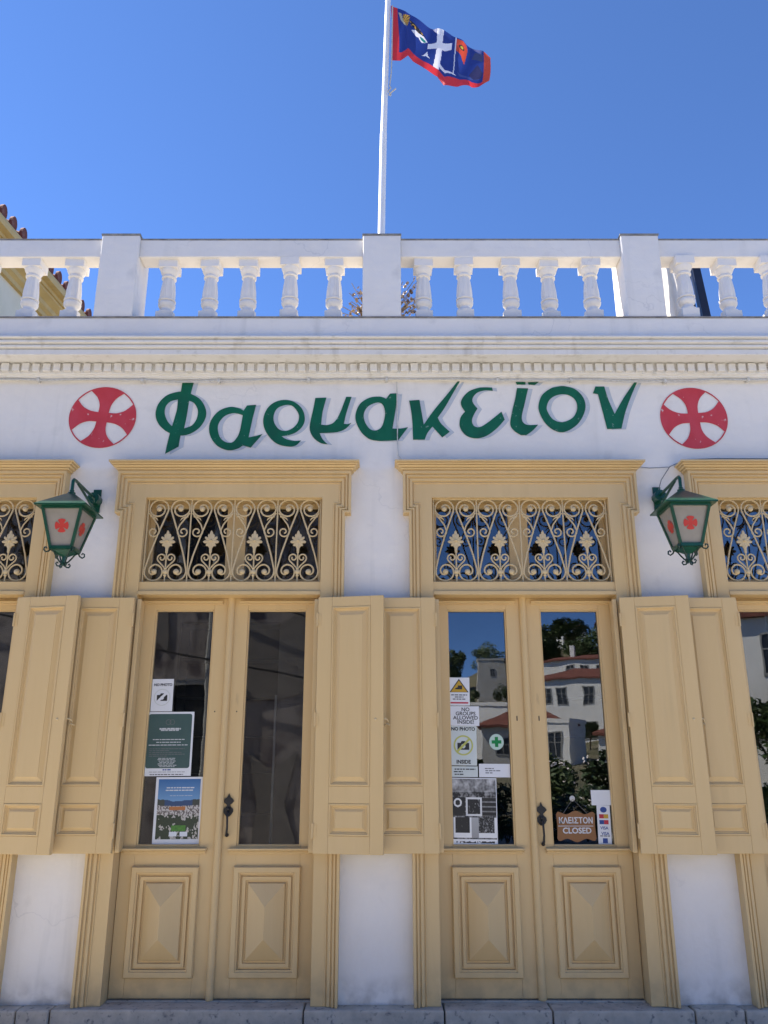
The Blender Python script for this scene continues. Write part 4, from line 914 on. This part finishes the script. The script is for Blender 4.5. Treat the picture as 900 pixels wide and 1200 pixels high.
for k in range(29): put('roof_tile', ax_m, 'terracotta', rf, loc=(-.015, -3.15 + k * .285 + rnd.uniform(-.012, .012), rnd.uniform(-.01, .01)))
wm = MB().box(-.37, -.33, -.5, .5, 0, 1.5).mesh('window')
for yy in (-1.6, 2.2):
    for zz in (2.6, 5.8): put('window', wm, 'shutter_dark', nb, loc=(0, yy, zz))

# ================================================================== ACROSS THE STREET (seen in the glass, throws light back)
def house(name, label, x, d, z, rot, wd, dp, h, wins, wm='far_white', roof='hip', rh=1.8, chim=None, cat='house', side=()):
    t = empty(name, label, cat, (x, -d, z), 'houses across the street'); t.rotation_euler = (0, 0, R(rot))
    put('wall', MB().box(0, wd, -dp, 0, -4, h).mesh('wall'), wm, t)
    if roof == 'hip':
        e = .35; k = min(wd, dp) / 2
        v = [(-e, e, h), (wd + e, e, h), (wd + e, -dp - e, h), (-e, -dp - e, h), (k, -dp / 2, h + rh), (wd - k, -dp / 2, h + rh)]
        v += [(a, b, c - .18) for a, b, c in v[:4]]
        put('roof', MB().add(v, [(0, 1, 5, 4), (1, 2, 5), (2, 3, 4, 5), (3, 0, 4), (0, 6, 7, 1), (1, 7, 8, 2), (2, 8, 9, 3), (3, 9, 6, 0), (6, 9, 8, 7)]).mesh('roof'), 'terracotta', t)
    else:
        put('parapet', MB().box(-.1, wd + .1, -.2, .1, h, h + .35).box(-.1, wd + .1, -dp - .1, -dp + .2, h, h + .35).box(-.1, .2, -dp + .2, -.2, h, h + .35).box(wd - .2, wd + .1, -dp + .2, -.2, h, h + .35).mesh('parapet'), wm, t)
    for (wx, wz, ww, wh) in wins:
        f = put('window', MB().box(wx - .1, wx + ww + .1, .001, .06, wz - .1, wz).box(wx - .1, wx + ww + .1, .001, .06, wz + wh, wz + wh + .1).box(wx - .1, wx, .001, .06, wz, wz + wh).box(wx + ww, wx + ww + .1, .001, .06, wz, wz + wh).box(wx + ww / 2 - .04, wx + ww / 2 + .04, .01, .05, wz, wz + wh).box(wx, wx + ww, .012, .045, wz + wh * .6, wz + wh * .6 + .06).mesh('window'), 'far_frame', t)
        put('pane', MB().box(wx, wx + ww, .002, .008, wz, wz + wh).mesh('pane'), 'shutter_dark', f)
    for (wy, wz, ww, wh) in side:
        put('window', MB().box(-.02, -.001, -wy - ww, -wy, wz, wz + wh).mesh('window'), 'shutter_dark', t)
    if chim: put('chimney', MB().box(chim, chim + .7, -dp * .4, -dp * .4 + .6, h, h + rh + 1.2).mesh('chimney'), wm, t)
    return t
house('white_house', 'long white house with red roof and six windows, seen in the right door glass', 17.2, 90, 3.0, 30, 15, 8, 8, [(1.3, 5.2, 1, 1.6), (3.0, 5.0, 1.1, 1.9), (5.8, 5.0, 1.1, 1.9), (8.2, 5.0, 1.1, 1.9), (10.6, 5.0, 1.1, 1.9), (12.9, 5.0, 1.1, 1.9), (2.0, 1.2, 1.1, 1.9), (5.8, 1.2, 1.1, 1.9), (8.2, 1.2, 1.1, 1.9)], rh=1.3)
house('white_house', 'white house with chimney standing behind the long white house', 22.0, 108, 9.0, 30, 14, 7, 6.2, [(3.5, 4.2, .8, 1.0), (5.4, 4.2, .8, 1.0), (7.4, 4.2, .8, 1.0), (9.6, 4.2, .8, 1.0)], rh=.9, chim=3.2)
house('hilltop_house', 'white hilltop house with a sunlit side wall', 34.2, 150, 22.4, 0, 4.6, 6, 4.4, [(.8, 2.0, .8, 1.2), (2.8, 2.0, .8, 1.2)], rh=1.0, side=((1, 2, .7, 1.1), (3.2, 2, .7, 1.1)))
house('hilltop_house', 'pale hilltop house at the edge of the trees', 38.2, 140, 20.5, 14, 8, 6, 5.4, [(.9, 2.6, 1, 1.4), (3, 2.6, 1, 1.4)], rh=1.8)
house('concrete_block', 'narrow grey block with flat roof on the slope', 14.6, 120, 8.8, 4, 4.0, 3.4, 8, [(1.8, 5.6, .6, .9)], 'far_grey', 'flat', side=((1.2, 6.0, .7, 1.0), (1.2, 3.8, .7, 1.0)), cat='building')
house('concrete_block', 'low pale block right of the narrow grey block', 18.2, 126, 9.0, 8, 5, 5, 6.2, [(.8, 4.2, .8, .9), (2.8, 4.2, .8, .9)], 'far_white', 'flat', cat='building')
house('flat_house', 'low white house with plain flat parapet', 5.0, 74, 2.4, 26, 9, 6, 4.3, [(1.5, .5, 1, 1.4)], 'far_white', 'flat')
house('tiled_house', 'small stone house with a red hipped roof', 7.8, 62, 1.4, 8, 7.5, 6, 3.2, [(1.2, .9, 1, 1.3), (4.6, .9, 1, 1.3)], 'far_grey', 'hip', 1.6)
house('garden_house', 'small white garden house with one window', 12.0, 60, .9, 30, 2.6, 4, 3.8, [(1.0, 1.2, .9, 1.8)], 'far_white', 'flat')
house('garden_house', 'small white house with red roof among shrubs', 15.2, 54, .7, 24, 5, 4, 2.9, [(.8, .9, .9, 1.1), (3, .9, .9, 1.1)], 'far_white', 'hip', 1.0)
house('street_house', 'tall white house with brown balcony at the right', 13.2, 31, .1, 22, 7, 6, 7.8, [(1, 5.2, 1.1, 1.7), (3.6, 5.2, 1.1, 1.7), (1, 1.6, 1.1, 1.9), (3.6, 1.6, 1.1, 1.9)], 'far_white', 'hip', 1.6)

sh = empty('shaded_house', 'tall dark brown stone house across the street on the left', 'house', (-1.25, -8.3, 0)); sh['group'] = 'houses across the street'
put('wall', MB().box(-16, 0, -6, 0, 0, 6.5).mesh('wall'), 'brown_wall', sh)
put('eaves', MB().box(-16.2, .25, -6.2, .30, 6.5, 6.66).mesh('eaves'), 'wood_dark', sh)
for wx in (-2.4, -5.2, -8.4, -11.4):
    for wz in (1.1, 4.5):
        f = put('window', MB().box(wx, wx + 1.2, .001, .08, wz - .1, wz).box(wx, wx + 1.2, .001, .08, wz + 1.7, wz + 1.8).box(wx, wx + .1, .001, .08, wz, wz + 1.7).box(wx + 1.1, wx + 1.2, .001, .08, wz, wz + 1.7).mesh('window'), 'far_frame', sh)
        put('pane', MB().box(wx + .1, wx + 1.1, .002, .02, wz, wz + 1.7).mesh('pane'), 'shutter_dark', f)
for k, (x0, x1, z0, z1) in enumerate(((-1.3, -.1, 2.6, 4.1), (-4.0, -2.9, .8, 3.9), (-2.9, -2.5, 3.4, 6.2), (-7.6, -6.2, 1.2, 3.2), (-1.0, -.2, .2, 1.7))):
    lp = outline([(x0 + rnd.uniform(0, .15), z0), ((x0 + x1) / 2, z0 + rnd.uniform(-.2, .2)), (x1, z0 + rnd.uniform(0, .3)), (x1 - rnd.uniform(0, .2), (z0 + z1) / 2), (x1, z1), ((x0 + x1) / 2, z1 - rnd.uniform(0, .3)), (x0, z1 - rnd.uniform(0, .2)), (x0 + rnd.uniform(-.1, .2), (z0 + z1) / 2)])
    put('plaster_patch', MB().prism(lp, .001, .03).mesh('plaster_patch'), 'far_grey' if k % 2 else 'interior', sh)
put('downpipe', MB().tube([(-1.75, .08, 0), (-1.75, .08, 6.5)], .05, 8).mesh('downpipe'), 'far_frame', sh)
for k, (a, b) in enumerate((((-9, -8.2, 4.6), (-1.2, -8.1, 2.9)), ((-5, -8.1, 5.6), (-1.2, -8.1, 3.9)))):
    cable('street_cable', [a, tuple((p + q) / 2 - (.12 if i == 2 else 0) for i, (p, q) in enumerate(zip(a, b))), b], .018, 'ink', ('lower', 'upper')[k] + ' of two black cables slung along the dark stone house')

# trees and shrubs across the street
def crown_mesh(name, n, size, seed, rx=1.0, rz=1.0, lobes=9):
    r = random.Random(seed); m_ = MB()
    L = [(Vector((r.uniform(-.6, .6) * rx, r.uniform(-.6, .6) * rx, r.uniform(-.55, .6) * rz)), r.uniform(.30, .52)) for _ in range(lobes)]
    for i in range(n):
        c, rad = r.choice(L); d = Vector((r.gauss(0, 1), r.gauss(0, 1), r.gauss(0, 1))).normalized() * rad * r.uniform(.55, 1.05)
        p = c + Vector((d.x * rx, d.y * rx, d.z * rz)); u = Vector((r.gauss(0, 1), r.gauss(0, 1), r.gauss(0, .6))).normalized() * size * r.uniform(.6, 1.4); v_ = u.orthogonal().normalized() * size * r.uniform(.3, .7)
        m_.add([p - u, p + v_, p + u, p - v_], [(0, 1, 2, 3)])
    me = bpy.data.meshes.new(name); me.from_pydata(m_.v, [], m_.f); return me
CR = [crown_mesh('crown', 3200, .065, 1), crown_mesh('crown', 3200, .06, 2, .85, 1.2), crown_mesh('crown', 2600, .07, 5, 1.1, .8)]
TK = MB(); TK.tube([(0, 0, -1.6), (.02, 0, -.6), (.0, .03, .1)], [.07, .055, .03], 8)
for a in range(4): TK.tube([(.01, 0, -.7), (.25 * math.cos(a * 1.6), .25 * math.sin(a * 1.6), -.1), (.42 * math.cos(a * 1.6), .42 * math.sin(a * 1.6), .25)], [.035, .022, .01], 6)
TKm = smooth(TK.mesh('trunk'), 60)
def tree(x, d, s, k, label, z=None):
    z0 = terr(x, d) if z is None else z
    t = empty('broadleaf_tree', label, 'tree', (x, -d, z0), 'trees across the street')
    a = put('trunk', TKm, 'bark', t, loc=(0, 0, 1.35 * s)); b = put('crown', CR[k % 3], 'leaf_dark' if k % 2 else 'leaf_mid', t, loc=(0, 0, 1.5 * s), rot=(0, 0, k * 1.3)); a.scale = (s, s, s); b.scale = (s, s, s)
TR = [(22, 118, 3.0), (26, 121, 3.4), (30, 118, 3.2), (34, 124, 3.5), (38, 121, 3.2), (27, 130, 3.6), (32, 133, 3.4), (43, 126, 3.4), (18, 134, 3.0), (12, 132, 3.2), (7, 122, 3.2), (20.5, 78, 1.2), (23.4, 77, 1.35), (17.2, 74, 1.1), (29, 80, 1.6), (12, 84, 2.2), (9, 112, 1.6), (11.5, 109, 1.4), (13, 114, 1.3), (17, 112, 1.5), (20, 110, 1.8), (16, 100, 1.4), (12.4, 98, 1.5), (8, 100, 1.5), (22, 96, 1.7), (10.6, 92, 1.3), (5, 104, 1.7), (14.5, 92, 1.2)]
for k, (x, d, s) in enumerate(TR): tree(x, d, s, k, 'broadleaf tree on the far slope, ' + ('among the upper houses, ' if d > 100 else 'below the long house, ') + place_word(x, [q[0] for q in TR if (q[1] > 100) == (d > 100)]))
for k, (x, d, s) in enumerate(((17.5, 26, 2.4), (14.2, 25, 1.7), (21, 28, 2.6))): tree(x, d, s, k + 1, ('tall leafy tree in front of the middle of the tall white street house', 'smaller leafy tree in front of the tall white street house', 'tallest leafy tree beside the tall white street house')[k])
SB = [crown_mesh('foliage', 1500, .085, 11, 1, .8, 7), crown_mesh('foliage', 1500, .08, 12, .9, 1, 7)]
FLm = crown_mesh('blossom', 90, .06, 14, 1.05, .85, 7)
STm = MB()
for a in range(6): STm.tube([(0, 0, -.8), (.18 * math.cos(a), .18 * math.sin(a), -.3), (.35 * math.cos(a), .35 * math.sin(a), .2)], [.025, .02, .01], 5)
STm = STm.mesh('stems')
SHR = [(.9 + .78 * q + .1 * math.sin(q * 5), 11.6 + .5 * math.sin(q * 2.3), .60 + .13 * math.sin(q * 3.7)) for q in range(13)] + [(5.2, 20, 1.2), (7.6, 22, 1.3), (3.0, 21, 1.1)]
for k, (x, d, s) in enumerate(SHR):
    t = empty('flowering_shrub', ('white flowering shrub along the far side of the street, ' if d < 15 else 'larger flowering shrub farther back across the street, ') + place_word(x, [q[0] for q in SHR if (q[1] < 15) == (d < 15)]), 'shrub', (x, -d, 0), 'shrubs along the far side of the street')
    for nm, me, mm in (('foliage', SB[k % 2], 'leaf_mid' if k % 2 else 'leaf_dark'), ('blossom', FLm, 'petal'), ('stems', STm, 'bark')):
        o = put(nm, me, mm, t, loc=(0, 0, .85 * s), rot=(0, 0, k * .9)); o.scale = (s, s, s)
